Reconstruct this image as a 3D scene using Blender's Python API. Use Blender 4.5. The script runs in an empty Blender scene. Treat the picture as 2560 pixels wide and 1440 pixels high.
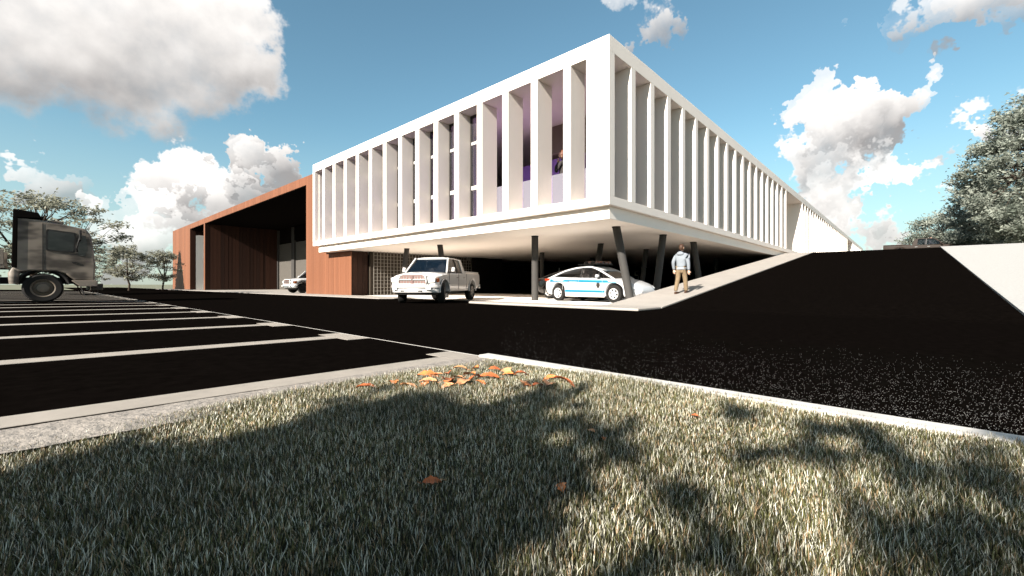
import bpy, bmesh, math, random
import numpy as np
from mathutils import Vector, Matrix

random.seed(7)
SC = bpy.context.scene
COL = SC.collection
R_ = math.radians

# ------------------------------------------------------------------ camera
CAM = Vector((-12.91, -7.37, 0.75))
cam_d = bpy.data.cameras.new('camera')
cam_d.sensor_width = 36.0
cam_d.lens = 36.0 * 1073.0 / 2560.0
cam_d.shift_y = -9.0 / 2560.0
cam_d.clip_start = 0.05
cam_d.clip_end = 4000.0
cam_o = bpy.data.objects.new('camera', cam_d)
COL.objects.link(cam_o)
cam_o.location = CAM
cam_o.rotation_euler = (R_(90), 0, R_(-47.504))
SC.camera = cam_o

# ------------------------------------------------------------------ light
SUN_EL, SUN_AZ = R_(27.5), R_(6.0)
SUN_DIR = Vector((-math.cos(SUN_EL) * math.cos(SUN_AZ), -math.cos(SUN_EL) * math.sin(SUN_AZ), math.sin(SUN_EL)))
sun_d = bpy.data.lights.new('sun', 'SUN')
sun_d.energy = 5.0
sun_d.angle = R_(0.5)
sun_d.color = (1.0, 0.94, 0.86)
sun_o = bpy.data.objects.new('sun', sun_d)
COL.objects.link(sun_o)
sun_o.rotation_euler = (-SUN_DIR).to_track_quat('-Z', 'Y').to_euler()
sun_o.location = (-60, -10, 40)

SC.view_settings.view_transform = 'Standard'
SC.view_settings.look = 'None'
SC.view_settings.gamma = 1.0
SC.view_settings.exposure = 1.60
SC.cycles.max_bounces = 6
SC.cycles.diffuse_bounces = 4
SC.cycles.transparent_max_bounces = 12
SC.cycles.use_denoising = True
SC.cycles.adaptive_threshold = 0.02
SC.cycles.caustics_reflective = False
SC.cycles.caustics_refractive = False

# view frame used only to aim the clouds and turn measured picture points into places
RX = Vector((0.6756, 0.7374)).normalized()
def ray(px, py):
    a = (px - 1280.0) / 1073.0
    return Vector((a * RX.x + RX.y, -a * RX.y + RX.x, -(py - 711.0) / 1073.0))
def on_z(px, py, z=0.0):
    r = ray(px, py); t = (z - CAM.z) / r.z
    return CAM + r * t

# ------------------------------------------------------------------ sky
world = bpy.data.worlds.new('World')
SC.world = world
world.use_nodes = True
NT = world.node_tree
NT.nodes.clear()
class NG:
    """small helper to wire nodes"""
    def __init__(s, nt): s.nt = nt; s.n = nt.nodes; s.l = nt.links
    def new(s, t, **kw):
        nd = s.n.new(t)
        for k, v in kw.items(): setattr(nd, k, v)
        return nd
    def put(s, sock, v):
        if isinstance(v, bpy.types.NodeSocket): s.l.new(v, sock)
        elif v is not None: sock.default_value = v
    def m(s, op, a, b=None, c=None, clamp=False):
        nd = s.new('ShaderNodeMath', operation=op, use_clamp=clamp)
        s.put(nd.inputs[0], a); s.put(nd.inputs[1], b); s.put(nd.inputs[2], c)
        return nd.outputs[0]
    def v(s, op, a, b=None, sc=None):
        nd = s.new('ShaderNodeVectorMath', operation=op)
        s.put(nd.inputs[0], a); s.put(nd.inputs[1], b)
        if sc is not None: s.put(nd.inputs['Scale'], sc)
        return nd.outputs['Value'] if op in ('DOT_PRODUCT', 'LENGTH') else nd.outputs[0]
    def noise(s, vec, scale, detail=4, rough=.5, dist=0.0, out='Fac'):
        nd = s.new('ShaderNodeTexNoise')
        s.put(nd.inputs['Vector'], vec)
        nd.inputs['Scale'].default_value = scale; nd.inputs['Detail'].default_value = detail
        nd.inputs['Roughness'].default_value = rough; nd.inputs['Distortion'].default_value = dist
        return nd.outputs[out]
    def mr(s, v, a, b, c=0.0, d=1.0, smooth=False):
        nd = s.new('ShaderNodeMapRange'); nd.clamp = True
        if smooth: nd.interpolation_type = 'SMOOTHSTEP'
        s.put(nd.inputs[0], v)
        for i, q in enumerate((a, b, c, d)): nd.inputs[i + 1].default_value = q
        return nd.outputs[0]
    def mix(s, f, a, b, blend='MIX'):
        nd = s.new('ShaderNodeMix', data_type='RGBA', blend_type=blend)
        s.put(nd.inputs[0], f); s.put(nd.inputs[6], a); s.put(nd.inputs[7], b)
        return nd.outputs[2]

SKYTINT = (0.80, 1.03, 0.92, 1)
def build_world():
    g = NG(NT)
    sky = g.new('ShaderNodeTexSky', sky_type='NISHITA')
    sky.sun_disc = False
    sky.sun_elevation = SUN_EL
    sky.sun_rotation = math.atan2(SUN_DIR.x, SUN_DIR.y)
    sky.altitude = 50.0; sky.air_density = 1.0; sky.dust_density = 0.25; sky.ozone_density = 1.6
    gm = g.new('ShaderNodeGamma'); g.put(gm.inputs[0], sky.outputs[0]); gm.inputs[1].default_value = 0.95
    skyc = g.mix(1.0, gm.outputs[0], SKYTINT, 'MULTIPLY')
    tc = g.new('ShaderNodeTexCoord')
    d0 = tc.outputs['Generated']
    sp = g.new('ShaderNodeSeparateXYZ'); g.put(sp.inputs[0], d0)
    haze = g.mr(sp.outputs[2], 0.0, 0.34, 0.62, 0.0, True)      # pale band above the horizon, all the way round
    skyc = g.mix(haze, skyc, (2.9, 3.45, 3.5, 1))
    w1 = g.v('SUBTRACT', g.noise(d0, 5.0, 2, .55, out='Color'), (0.5, 0.5, 0.5))
    w2 = g.v('SUBTRACT', g.noise(d0, 18.0, 4, .62, out='Color'), (0.5, 0.5, 0.5))
    d = g.v('ADD', d0, g.v('ADD', g.v('SCALE', w1, sc=0.020), g.v('SCALE', w2, sc=0.016)))
    up = (Vector((SUN_DIR.x, SUN_DIR.y, 0)) * 0.35 + Vector((0, 0, 1))).normalized()
    # cumulus heaps: (picture point aimed at, radius, weight)
    heaps = [(-60, 20, 230, 1), (120, 40, 240, 1), (300, 70, 230, 1), (450, 110, 190, 1), (540, 170, 130, 1), (590, 90, 100, .9),
             (605, 345, 42, .85), (650, 395, 54, .85), (740, 385, 48, .85), (700, 425, 52, .8), (480, 470, 74, 1), (590, 515, 42, .65), (560, 550, 50, .6),
             (10, 450, 50, .5), (85, 460, 50, .52), (345, 580, 38, .6), (400, 630, 40, .5),
             (2085, 285, 50, .75), (2190, 275, 66, .9), (2255, 268, 48, .65), (2115, 335, 78, 1), (2065, 390, 80, 1), (2030, 445, 78, .95),
             (2130, 490, 60, .9), (2195, 478, 52, .85), (2330, 500, 66, .75), (2260, 520, 42, .5), (2120, 580, 75, .95), (2210, 575, 82, .95), (2040, 560, 70, .9), (2270, 600, 55, .7), (2090, 640, 80, .9),
             (2450, 365, 70, .75), (2535, 315, 80, .85), (2400, 0, 70, .6), (2510, -10, 80, .65), (2320, 50, 34, .4),
             (1640, 5, 85, .66), (1655, 50, 50, .5)]
    blobs = []
    for px, py, r, wt in heaps:
        r *= .80 if r < 100 else 1.0
        c = ray(px, py).normalized()
        a = max(c.angle(ray(px + r, py).normalized()), c.angle(ray(px, py + r).normalized()) * 0.9)
        blobs.append((c, a, wt))
    # the same kind of broken cloud all the way round, behind and beside the camera
    rnd = random.Random(5)
    for k in range(9):
        az = R_(95 + k * 20.0 + rnd.uniform(-5, 5)); el = R_(rnd.choice((9, 14, 22, 33, 45)) + rnd.uniform(-3, 3))
        fw = Vector((0.737, 0.676, 0)); b = math.atan2(fw.y, fw.x) + az
        c = Vector((math.cos(el) * math.cos(b), math.cos(el) * math.sin(b), math.sin(el)))
        blobs.append((c, R_(rnd.uniform(8, 15)), rnd.uniform(.6, .9)))
    U = g.v('DOT_PRODUCT', d, up)
    F = A = B = W = None
    for c, a, wt in blobs:
        mk = g.mr(g.v('DOT_PRODUCT', d, c), math.cos(a * 1.6), math.cos(a * 0.1), 0, wt, True)
        if F is None: F = mk; A = g.m('MULTIPLY', mk, 1 / a); B = g.m('MULTIPLY', mk, c.dot(up) / a); W = mk; continue
        F = g.m('MULTIPLY_ADD', mk, g.m('SUBTRACT', 1.0, F), F)
        A = g.m('MULTIPLY_ADD', mk, 1 / a, A); B = g.m('MULTIPLY_ADD', mk, c.dot(up) / a, B); W = g.m('ADD', W, mk)
    S = g.m('DIVIDE', g.m('SUBTRACT', g.m('MULTIPLY', U, A), B), g.m('ADD', W, .05))
    n1 = g.noise(d0, 6.0, 7, .56)
    n1b = g.noise(g.v('ADD', d0, tuple(up * 0.030)), 6.0, 3, .56)
    n2 = g.noise(d0, 24.0, 5, .62)
    gate = g.mr(F, 0, .42, 0, 1, True)
    bil = g.m('MULTIPLY_ADD', g.m('SUBTRACT', n1, .5), .75, g.m('MULTIPLY', g.m('SUBTRACT', n2, .5), .22))
    edge = g.m('MULTIPLY_ADD', bil, gate, g.m('MULTIPLY', F, 1.18))
    dens = g.mr(edge, .22, 1.25, 0, 1, True)
    relief = g.m('MULTIPLY', g.m('SUBTRACT', n1, n1b), 1.7)
    shade = g.m('ADD', g.m('MULTIPLY_ADD', S, .50, .66), relief)
    core = g.mr(edge, .6, 1.4, 0, .16, True)
    shade = g.m('SUBTRACT', shade, core)
    shade = g.mr(shade, -.05, 0.95, 0, 1)
    ccol = g.mix(shade, (0.135, 0.129, 0.127, 1), (0.40, 0.385, 0.37, 1))
    bg1 = g.new('ShaderNodeBackground'); g.put(bg1.inputs[0], skyc); bg1.inputs[1].default_value = 0.062
    bg2 = g.new('ShaderNodeBackground'); g.put(bg2.inputs[0], ccol); bg2.inputs[1].default_value = 1.0
    ms = g.new('ShaderNodeMixShader'); g.put(ms.inputs[0], dens)
    g.l.new(bg1.outputs[0], ms.inputs[1]); g.l.new(bg2.outputs[0], ms.inputs[2])
    out = g.new('ShaderNodeOutputWorld'); g.l.new(ms.outputs[0], out.inputs[0])
    world.cycles.sampling_method = 'MANUAL'
    world.cycles.sample_map_resolution = 1024
build_world()

# ------------------------------------------------------------------ materials
MATS = {}
def mat(name, col, rough=.6, spec=.4, metal=0.0, var=0.0, vscale=3.0, bump=0.0, bscale=40.0, coat=0.0, transl=0.0, detail=5, col2=None, space='Object', dist=0.02, stretch=None, objvar=0.0):
    if name in MATS: return MATS[name]
    m = bpy.data.materials.new(name); m.use_nodes = True
    g = NG(m.node_tree)
    bs = g.n['Principled BSDF']; out = g.n['Material Output']
    bs.inputs['Roughness'].default_value = rough
    bs.inputs['Specular IOR Level'].default_value = spec
    bs.inputs['Metallic'].default_value = metal
    bs.inputs['Coat Weight'].default_value = coat
    bs.inputs['Coat Roughness'].default_value = .08
    c = (*col, 1)
    bs.inputs['Base Color'].default_value = c
    vec = None
    if var or bump or col2:
        tc = g.new('ShaderNodeTexCoord'); vec = tc.outputs[space]
        if stretch: vec = g.v('MULTIPLY', vec, stretch)
    if col2 is not None:
        f = g.mr(g.noise(vec, vscale, detail, .6), .38, .64, 0, 1, True)
        g.put(bs.inputs['Base Color'], g.mix(f, c, (*col2, 1)))
    elif var:
        f = g.mr(g.noise(vec, vscale, detail, .62), .25, .75, 1 - var, 1 + var)
        vv = g.v('SCALE', tuple(col), sc=f)
        g.put(bs.inputs['Base Color'], vv)
    if objvar:
        oi = g.new('ShaderNodeObjectInfo'); k = g.mr(oi.outputs['Random'], 0, 1, 1 - objvar, 1 + objvar)
        src = bs.inputs['Base Color'].links[0].from_socket if bs.inputs['Base Color'].is_linked else tuple(col)
        g.put(bs.inputs['Base Color'], g.v('SCALE', src, sc=k))
    if bump:
        b = g.new('ShaderNodeBump'); b.inputs['Strength'].default_value = bump; b.inputs['Distance'].default_value = dist
        g.put(b.inputs['Height'], g.noise(vec, bscale, 6, .6)); g.l.new(b.outputs[0], bs.inputs['Normal'])
    if transl:
        tr = g.new('ShaderNodeBsdfTranslucent')
        src = bs.inputs['Base Color']
        if src.is_linked: g.l.new(src.links[0].from_socket, tr.inputs[0])
        else: tr.inputs[0].default_value = c
        mx = g.new('ShaderNodeMixShader'); mx.inputs[0].default_value = transl
        g.l.new(bs.outputs[0], mx.inputs[1]); g.l.new(tr.outputs[0], mx.inputs[2]); g.l.new(mx.outputs[0], out.inputs[0])
    MATS[name] = m
    return m
def glass(name, tint, clear=.55, refl=1.0):
    if name in MATS: return MATS[name]
    m = bpy.data.materials.new(name); m.use_nodes = True
    g = NG(m.node_tree); g.n.remove(g.n['Principled BSDF'])
    tr = g.new('ShaderNodeBsdfTransparent'); tr.inputs[0].default_value = (*[t * clear for t in tint], 1)
    gl = g.new('ShaderNodeBsdfGlossy'); gl.inputs['Roughness'].default_value = .03
    fr = g.new('ShaderNodeFresnel'); fr.inputs[0].default_value = 1.5
    mx = g.new('ShaderNodeMixShader'); g.put(mx.inputs[0], g.m('MULTIPLY', fr.outputs[0], refl))
    g.l.new(tr.outputs[0], mx.inputs[1]); g.l.new(gl.outputs[0], mx.inputs[2]); g.l.new(mx.outputs[0], g.n['Material Output'].inputs[0])
    MATS[name] = m
    return m

M_WHITE = mat('white_render', (.775, .70, .635), .75, .2, var=.03, vscale=.9, bump=.05, bscale=60)
M_SOFFIT = mat('soffit_render', (.88, .80, .72), .8, .15, var=.03, vscale=.6)
M_ASPHALT = mat('asphalt', (0.00275, 0.00209, 0.00176), 1.0, 0.0, var=.35, vscale=9, bump=.12, bscale=150, space='Object')
M_CONC = mat('concrete_paving', (0.3036, 0.2739, 0.2442), .85, .15, var=.10, vscale=1.3, bump=.10, bscale=90, detail=8)
M_CONC2 = mat('pale_gravel_paving', (0.345, 0.3337, 0.315), .9, .1, var=.16, vscale=22, bump=.3, bscale=140, detail=8)
M_BOUNCE_FLOOR = mat('bounce_floor_pale', (.86, .80, .74), .85, .15, var=.08, vscale=1.1)  # invented pale floor, a reflector that brightens the soffit above
M_LINE = mat('road_paint', (0.2772, 0.2442, 0.2079), .8, .15, var=.14, vscale=5, bump=.06, bscale=60, detail=8)
M_KERB = mat('kerb_stone', (0.4464, 0.4212, 0.3924), .85, .15, var=.12, vscale=4, bump=.2, bscale=50, detail=8)
M_SAND = mat('sandy_verge', (0.26, 0.2307, 0.2015), .95, .05, var=.18, vscale=6, bump=.6, bscale=12, detail=8, dist=.05)
M_SOIL = mat('soil', (.035, .030, .022), .95, .05, var=.4, vscale=8)
M_PLAIN = mat('dry_plain', (0.1575, 0.1575, 0.1125), .95, .05, var=.25, vscale=.02, detail=8)
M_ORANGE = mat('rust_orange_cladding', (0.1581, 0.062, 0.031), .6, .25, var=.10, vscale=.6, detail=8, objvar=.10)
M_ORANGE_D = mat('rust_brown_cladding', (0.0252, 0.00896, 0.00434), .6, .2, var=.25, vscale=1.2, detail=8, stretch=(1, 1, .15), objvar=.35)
M_BLACK = mat('black_paint', (.006, .005, .0045), 1.0, 0.0)
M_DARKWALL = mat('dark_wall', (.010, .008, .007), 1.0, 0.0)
M_COLUMN = mat('column_paint', (.044, .041, .038), .75, .2, var=.05, vscale=2)
M_SHUTTER = mat('shutter_metal', (0.132, 0.12, 0.105), .45, .4, metal=.25)
M_FRAME = mat('window_frame_dark', (.02, .017, .015), .5, .3)
M_BEIGE = mat('mullion_beige', (0.42, 0.392, 0.364), .7, .2)
M_PURPLE = mat('purple_wall', (.34, .19, .58), .75, .15, var=.05)
M_BROWNWALL = mat('taupe_wall', (.22, .175, .14), .8, .1, var=.05)
M_LAV = mat('lavender_panel', (.125, .118, .142), .5, .3)
M_GRID = mat('grille_steel', (0.21, 0.1925, 0.168), .5, .4)
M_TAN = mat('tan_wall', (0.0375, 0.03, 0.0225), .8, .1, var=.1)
M_BRICK = mat('brick_clay', (.62, .20, .07), .8, .1, var=.25, vscale=3)
M_GLASSD = glass('window_glass', (.9, .9, .95), .95, .7)
M_CARGLASS = glass('car_glass', (.8, .82, .85), .8, .8)

# ------------------------------------------------------------------ mesh helpers
class MB:
    def __init__(s): s.v = []; s.f = []
    def add(s, v, f):
        o = len(s.v); s.v += [tuple(p) for p in v]; s.f += [tuple(i + o for i in q) for q in f]; return s
    def box(s, x0, x1, y0, y1, z0, z1):
        return s.add([(x0, y0, z0), (x1, y0, z0), (x1, y1, z0), (x0, y1, z0), (x0, y0, z1), (x1, y0, z1), (x1, y1, z1), (x0, y1, z1)],
                     [(3, 2, 1, 0), (4, 5, 6, 7), (0, 1, 5, 4), (1, 2, 6, 5), (2, 3, 7, 6), (3, 0, 4, 7)])
    def prism(s, pts, axis, a, b):
        """polygon pts (2d) extruded along axis from a to b"""
        def P(u, w, t): return (t, u, w) if axis == 'x' else (u, t, w) if axis == 'y' else (u, w, t)
        n = len(pts)
        v = [P(*p, a) for p in pts] + [P(*p, b) for p in pts]
        f = [tuple(range(n - 1, -1, -1)), tuple(range(n, 2 * n))] + [(i, (i + 1) % n, n + (i + 1) % n, n + i) for i in range(n)]
        return s.add(v, f)
    def tube(s, path, rad, n=8, cap=True):
        path = [Vector(p) for p in path]
        if not hasattr(rad, '__len__'): rad = [rad] * len(path)
        rings = []; ref = None
        for i, p in enumerate(path):
            t = (path[min(i + 1, len(path) - 1)] - path[max(i - 1, 0)]).normalized()
            if ref is None: ref = Vector((0, 0, 1)) if abs(t.z) < .9 else Vector((1, 0, 0))
            a = t.cross(ref).normalized(); b = t.cross(a).normalized(); ref = -b if False else ref
            rings.append([p + (a * math.cos(2 * math.pi * k / n) + b * math.sin(2 * math.pi * k / n)) * rad[i] for k in range(n)])
        v = [q for r in rings for q in r]; f = []
        for i in range(len(path) - 1):
            for k in range(n):
                f.append((i * n + k, i * n + (k + 1) % n, (i + 1) * n + (k + 1) % n, (i + 1) * n + k))
        if cap: f += [tuple(range(n - 1, -1, -1)), tuple((len(path) - 1) * n + k for k in range(n))]
        return s.add(v, f)
    def lathe(s, prof, n=24, axis='y', c=(0, 0, 0)):
        """profile of (radius, offset along axis)"""
        v = []; f = []
        for r, t in prof:
            for k in range(n):
                a = 2 * math.pi * k / n
                p = (r * math.cos(a), t, r * math.sin(a)) if axis == 'y' else (r * math.cos(a), r * math.sin(a), t) if axis == 'z' else (t, r * math.cos(a), r * math.sin(a))
                v.append((p[0] + c[0], p[1] + c[1], p[2] + c[2]))
        for i in range(len(prof) - 1):
            for k in range(n): f.append((i * n + k, i * n + (k + 1) % n, (i + 1) * n + (k + 1) % n, (i + 1) * n + k))
        return s.add(v, f)
    def rings(s, rs, cap=True):
        n = len(rs[0]); v = [q for r in rs for q in r]; f = []
        for i in range(len(rs) - 1):
            for k in range(n): f.append((i * n + k, i * n + (k + 1) % n, (i + 1) * n + (k + 1) % n, (i + 1) * n + k))
        if cap: f += [tuple(range(n - 1, -1, -1)), tuple((len(rs) - 1) * n + k for k in range(n))]
        return s.add(v, f)
    def bar(s, p0, p1, w, t, up=(0, 0, 1)):
        p0, p1 = Vector(p0), Vector(p1); d = (p1 - p0).normalized()
        a = d.cross(Vector(up)).normalized() * w / 2; b = d.cross(a).normalized() * t / 2
        v = [p + sa * a + sb * b for p in (p0, p1) for sa, sb in ((-1, -1), (1, -1), (1, 1), (-1, 1))]
        return s.add(v, [(3, 2, 1, 0), (4, 5, 6, 7), (0, 1, 5, 4), (1, 2, 6, 5), (2, 3, 7, 6), (3, 0, 4, 7)])
    def slab(s, quad, t):
        """thin plate from a planar polygon of 3d points, thickness t along its normal"""
        q = [Vector(p) for p in quad]; nrm = (q[1] - q[0]).cross(q[2] - q[1]).normalized() * t
        n = len(q); v = q + [p + nrm for p in q]
        return s.add(v, [tuple(range(n - 1, -1, -1)), tuple(range(n, 2 * n))] + [(i, (i + 1) % n, n + (i + 1) % n, n + i) for i in range(n)])
    def mesh(s, name):
        me = bpy.data.meshes.new(name); me.from_pydata([tuple(p) for p in s.v], [], s.f); me.validate()
        bm = bmesh.new(); bm.from_mesh(me); bmesh.ops.recalc_face_normals(bm, faces=bm.faces); bm.to_mesh(me); bm.free()
        return me
    def build(s, name, m, parent=None, smooth=None, bevel=0.0, seg=2):
        me = s.mesh(name); me.materials.append(m)
        return link(name, me, parent, smooth, bevel, seg)

def link(name, me, parent=None, smooth=None, bevel=0.0, seg=2):
    o = bpy.data.objects.new(name, me); COL.objects.link(o)
    if parent is not None: o.parent = parent
    if smooth is not None:
        for p in me.polygons: p.use_smooth = True
        if smooth < 180: me.set_sharp_from_angle(angle=R_(smooth))
    if bevel:
        b = o.modifiers.new('bevel', 'BEVEL'); b.width = bevel; b.segments = seg; b.limit_method = 'ANGLE'; b.angle_limit = R_(40)
    return o
def tag(o, label=None, cat=None, group=None, kind=None):
    if label: o['label'] = label
    if cat: o['category'] = cat
    if group: o['group'] = group
    if kind: o['kind'] = kind
    return o
def empty(name, loc=(0, 0, 0), rz=0.0):
    o = bpy.data.objects.new(name, None); COL.objects.link(o)
    o.location = loc; o.rotation_euler = (0, 0, rz); o.empty_display_size = .3
    return o
def copy_tree(o, parent=None, swap=None):
    c = o.copy(); COL.objects.link(c)
    if parent is not None: c.parent = parent
    for ch in [q for q in bpy.data.objects if q.parent == o]: copy_tree(ch, c)
    return c
def Box(name, m, parent, *b, bevel=0.0):
    return MB().box(*b).build(name, m, parent, bevel=bevel)
_unit = {}
def piece(name, m, parent, x0, x1, y0, y1, z0, z1):
    """a box piece that shares one unit-cube mesh per material"""
    k = (name, m.name)
    if k not in _unit:
        me = MB().box(0, 1, 0, 1, 0, 1).mesh(name); me.materials.append(m); _unit[k] = me
    o = bpy.data.objects.new(name, _unit[k]); COL.objects.link(o); o.parent = parent
    o.location = (x0, y0, z0); o.scale = (x1 - x0, y1 - y0, z1 - z0)
    return o
def lerp(tab, x):
    if x <= tab[0][0]: return tab[0][1]
    for (a, b), (c, d) in zip(tab, tab[1:]):
        if x <= c: return b + (d - b) * (x - a) / (c - a)
    return tab[-1][1]
def sheet(name, pts, m, kind='structure'):
    me = bpy.data.meshes.new(name); me.from_pydata(pts, [], [tuple(range(len(pts)))]); me.materials.append(m)
    o = bpy.data.objects.new(name, me); COL.objects.link(o)
    if kind: o['kind'] = kind
    return o
def on_x(px, py, x):
    r = ray(px, py); return CAM + r * ((x - CAM.x) / r.x)
def on_y(px, py, y):
    r = ray(px, py); return CAM + r * ((y - CAM.y) / r.y)

# ------------------------------------------------------------------ ground, roads, pavements
XE = -9.82                      # joint between parking lot / lawn and the road
XR, SL, XT = -0.45, 0.113, 29.3 # foot of the slope, gradient, top of the slope
ZT = SL * (XT - XR)
def rz(x): return 0.0 if x < XR else min(SL * (x - XR), ZT)

tag(MB().box(-1500, 1800, -1500, 1800, -.9, -.10).build('ground', M_PLAIN), kind='structure')

def ribbon(name, xs, y0, y1, m, dz=0.0, thick=.06, zf=rz):
    b = MB(); rs = []
    for x in xs:
        z = zf(x) + dz
        rs.append([(x, y0, z - thick), (x, y1, z - thick), (x, y1, z), (x, y0, z)])
    b.rings(rs)
    return b.build(name, m)
road = tag(ribbon('road', [XE + .002, XR - .2, XR + .2], -90, 140, M_ASPHALT), kind='structure')
side = tag(ribbon('road', [XR + .2, 6, 12, 20, XT - .4, XT + .4, 160], -9.15, -1.93, M_ASPHALT, thick=.3), kind='structure')
# raised concrete walk that climbs beside the building
walk = tag(ribbon('pavement', [XR + .201, 6, 12, 20, XT - .4, XT + .4, 160], -1.93, 0.02, M_CONC, dz=.035, thick=3.6), kind='structure')
tag(ribbon('pavement', [XR - .1, 6, 12, 20, XT - .4, XT + .4, 34], -60, -9.15, M_CONC2, dz=.05, thick=.4), kind='structure')
tag(ribbon('terrain', [34.01, 60, 400], -300, -9.15, M_PLAIN, dz=.02, thick=4, zf=lambda x: ZT), kind='structure')
tag(ribbon('terrain', [160.01, 400], -9.149, 200, M_PLAIN, dz=.02, thick=4, zf=lambda x: ZT), kind='structure')

# kerb walk along the front of the open car park
tag(MB().prism([(-1.75, -1.9), (XR + .15, -1.93), (XR + .15, .02), (-.75, .25), (-.78, 5.2), (-1.15, 5.75), (-1.6, 5.3), (-1.75, 3.5)], 'z', .004, .075).build('pavement', M_CONC, bevel=.02), kind='structure')
tag(MB().prism([(-1.25, 12.6), (-.6, 12.2), (.98, 12.6), (.98, 79.5), (-1.0, 79.5)], 'z', .004, .03).build('pavement', M_CONC), kind='structure')
tag(Box('floor', M_CONC, None, .985, 9.6, 24.0, 66.8, .004, .024), kind='structure')
# car park floor below the white volume
tag(Box('floor', M_ASPHALT, None, XR + .205, .60, .03, 12.55, -.05, .002), kind='structure')
tag(Box('floor', M_BOUNCE_FLOOR, None, .602, 12.0, .03, 19.3, -.05, .002), kind='structure')  # pale strip added in place of dark floor to bounce sunlight onto the soffit
deep = tag(Box('floor', M_ASPHALT, None, 12.002, 70, .03, 40, -.05, .002), kind='structure')
for k in range(7):
    piece('parking_line', M_LINE, deep, 12.4, 17.0, 1.5 + 2.7 * k, 1.62 + 2.7 * k, .006, .009)
for x0, y0, y1 in ((.10, .3, 5.6), (.05, 6.8, 12)):
    piece('parking_line', M_LINE, deep, x0, x0 + .14, y0, y1, .006, .009)
for k in range(5):
    piece('parking_line', M_BLACK, deep, 1.2, 6.6, 3.4 + 2.9 * k, 3.62 + 2.9 * k, .006, .009)

# sloping parking lot on the left
KL = .015
def lz(x): return KL * (XE - x)
lot = tag(ribbon('parking_lot', [-70, -30, XE], -4.13, 75, M_ASPHALT, zf=lz), kind='structure')
def paint(x0, x1, y0, y1, name='parking_line', h=.004):
    b = MB()
    b.rings([[(x, y0, lz(x) + .001), (x, y1, lz(x) + .001), (x, y1, lz(x) + h), (x, y0, lz(x) + h)] for x in (x0, x1)])
    return b.build(name, M_LINE, lot)
PITCH = 2.73
for k in range(23):
    y = -1.43 + PITCH * k
    if k < 22:
        paint(-25.5, -10.17, y - .16, y + .16)
        paint(-10.168, -9.85, y - .45, y + .45, h=.0045)
paint(-25.5, -10.17, -4.13, -3.86)
paint(-10.168, -9.85, -4.13, -3.62, h=.0045)

# lawn corner with its kerbs
tag(MB().box(XE - .006, XE + .0, -4.14, 75, -.05, .003).build('joint_strip', M_KERB), kind='structure')
kerb = MB()
ys = [-4.30 - .8 * k for k in range(30)]
kb = tag(Box('kerb', M_KERB, None, XE - .13, XE + .01, -28, -4.20, -.05, .042, bevel=.008), kind='structure')
verge = MB(); rs = []
rg = random.Random(3)
NX, NY = 150, 10
vv = []; ff = []
for i in range(NX + 1):
    x = XE - .13 - i * .11
    for j in range(NY + 1):
        y = -4.122 - j * .046
        vv.append((x, y, lz(x) * .6 + .012 + .012 * math.sin(math.pi * j / NY) + rg.uniform(-.0022, .0022)))
for i in range(NX):
    for j in range(NY):
        a = i * (NY + 1) + j; ff.append((a, a + 1, a + NY + 2, a + NY + 1))
verge.add(vv, ff)
tag(verge.build('verge', M_SAND, smooth=180), kind='structure')
def lawn_z(x, y): return .030 + .018 * math.sin(x * 1.9 + y) * math.sin(y * 1.3 - x * .4)
vv = []; ff = []
for i in range(61):
    for j in range(61):
        x = XE - .12 - i * .22; y = -4.42 - j * .22
        vv.append((x, y, lawn_z(x, y)))
for i in range(60):
    for j in range(60):
        a = i * 61 + j; ff.append((a, a + 1, a + 62, a + 61))
tag(MB().add(vv, ff).build('lawn', M_SOIL, smooth=180), kind='structure')
tag(MB().box(-60, XE - .14, -60, -17.6, -.2, .02).build('lawn', M_PLAIN), kind='structure')
tag(MB().box(-60, -23.0, -17.59, -4.2, -.2, .02).build('lawn', M_PLAIN), kind='structure')

# ------------------------------------------------------------------ white office building
WL, LEN = 23.62, 118.0
office = tag(empty('office_building', (0, 0, 0)), 'long white office building raised on slanting columns with deep vertical fins', 'building')
Box('roof', M_WHITE, office, 0, LEN, 0, WL, 8.68, 9.22, bevel=.012)
Box('floor_slab', M_WHITE, office, 0, LEN, 0, WL, 3.46, 3.77, bevel=.012)
Box('soffit', M_SOFFIT, office, .27, LEN - .2, .15, WL - .35, 3.02, 3.459, bevel=.01)
def fin(x0, x1, y0, y1):
    return piece('fin', M_WHITE, office, x0, x1, y0, y1, 3.771, 8.679)
FD = .92
fin(0, .36, 0, .91)                      # corner pier
LY = [1.57 + 1.5515 * k for k in range(14)]
for y in LY: fin(0, FD, y, y + .33)
fin(0, FD, 23.30, WL)
RXs = [1.58 + 1.62 * k for k in range(18)]
for x in RXs: fin(x, x + .33, 0, FD)
fin(36.88, 37.21, 0, 2.4)
for k in range(27): fin(38.5 + 1.62 * k, 38.83 + 1.62 * k, 0, FD)
fin(90.9, 91.23, 0, 2.4)
for k in range(16): fin(92.8 + 1.62 * k, 93.13 + 1.62 * k, 0, FD)
fin(LEN - .4, LEN, 0, FD)
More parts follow.
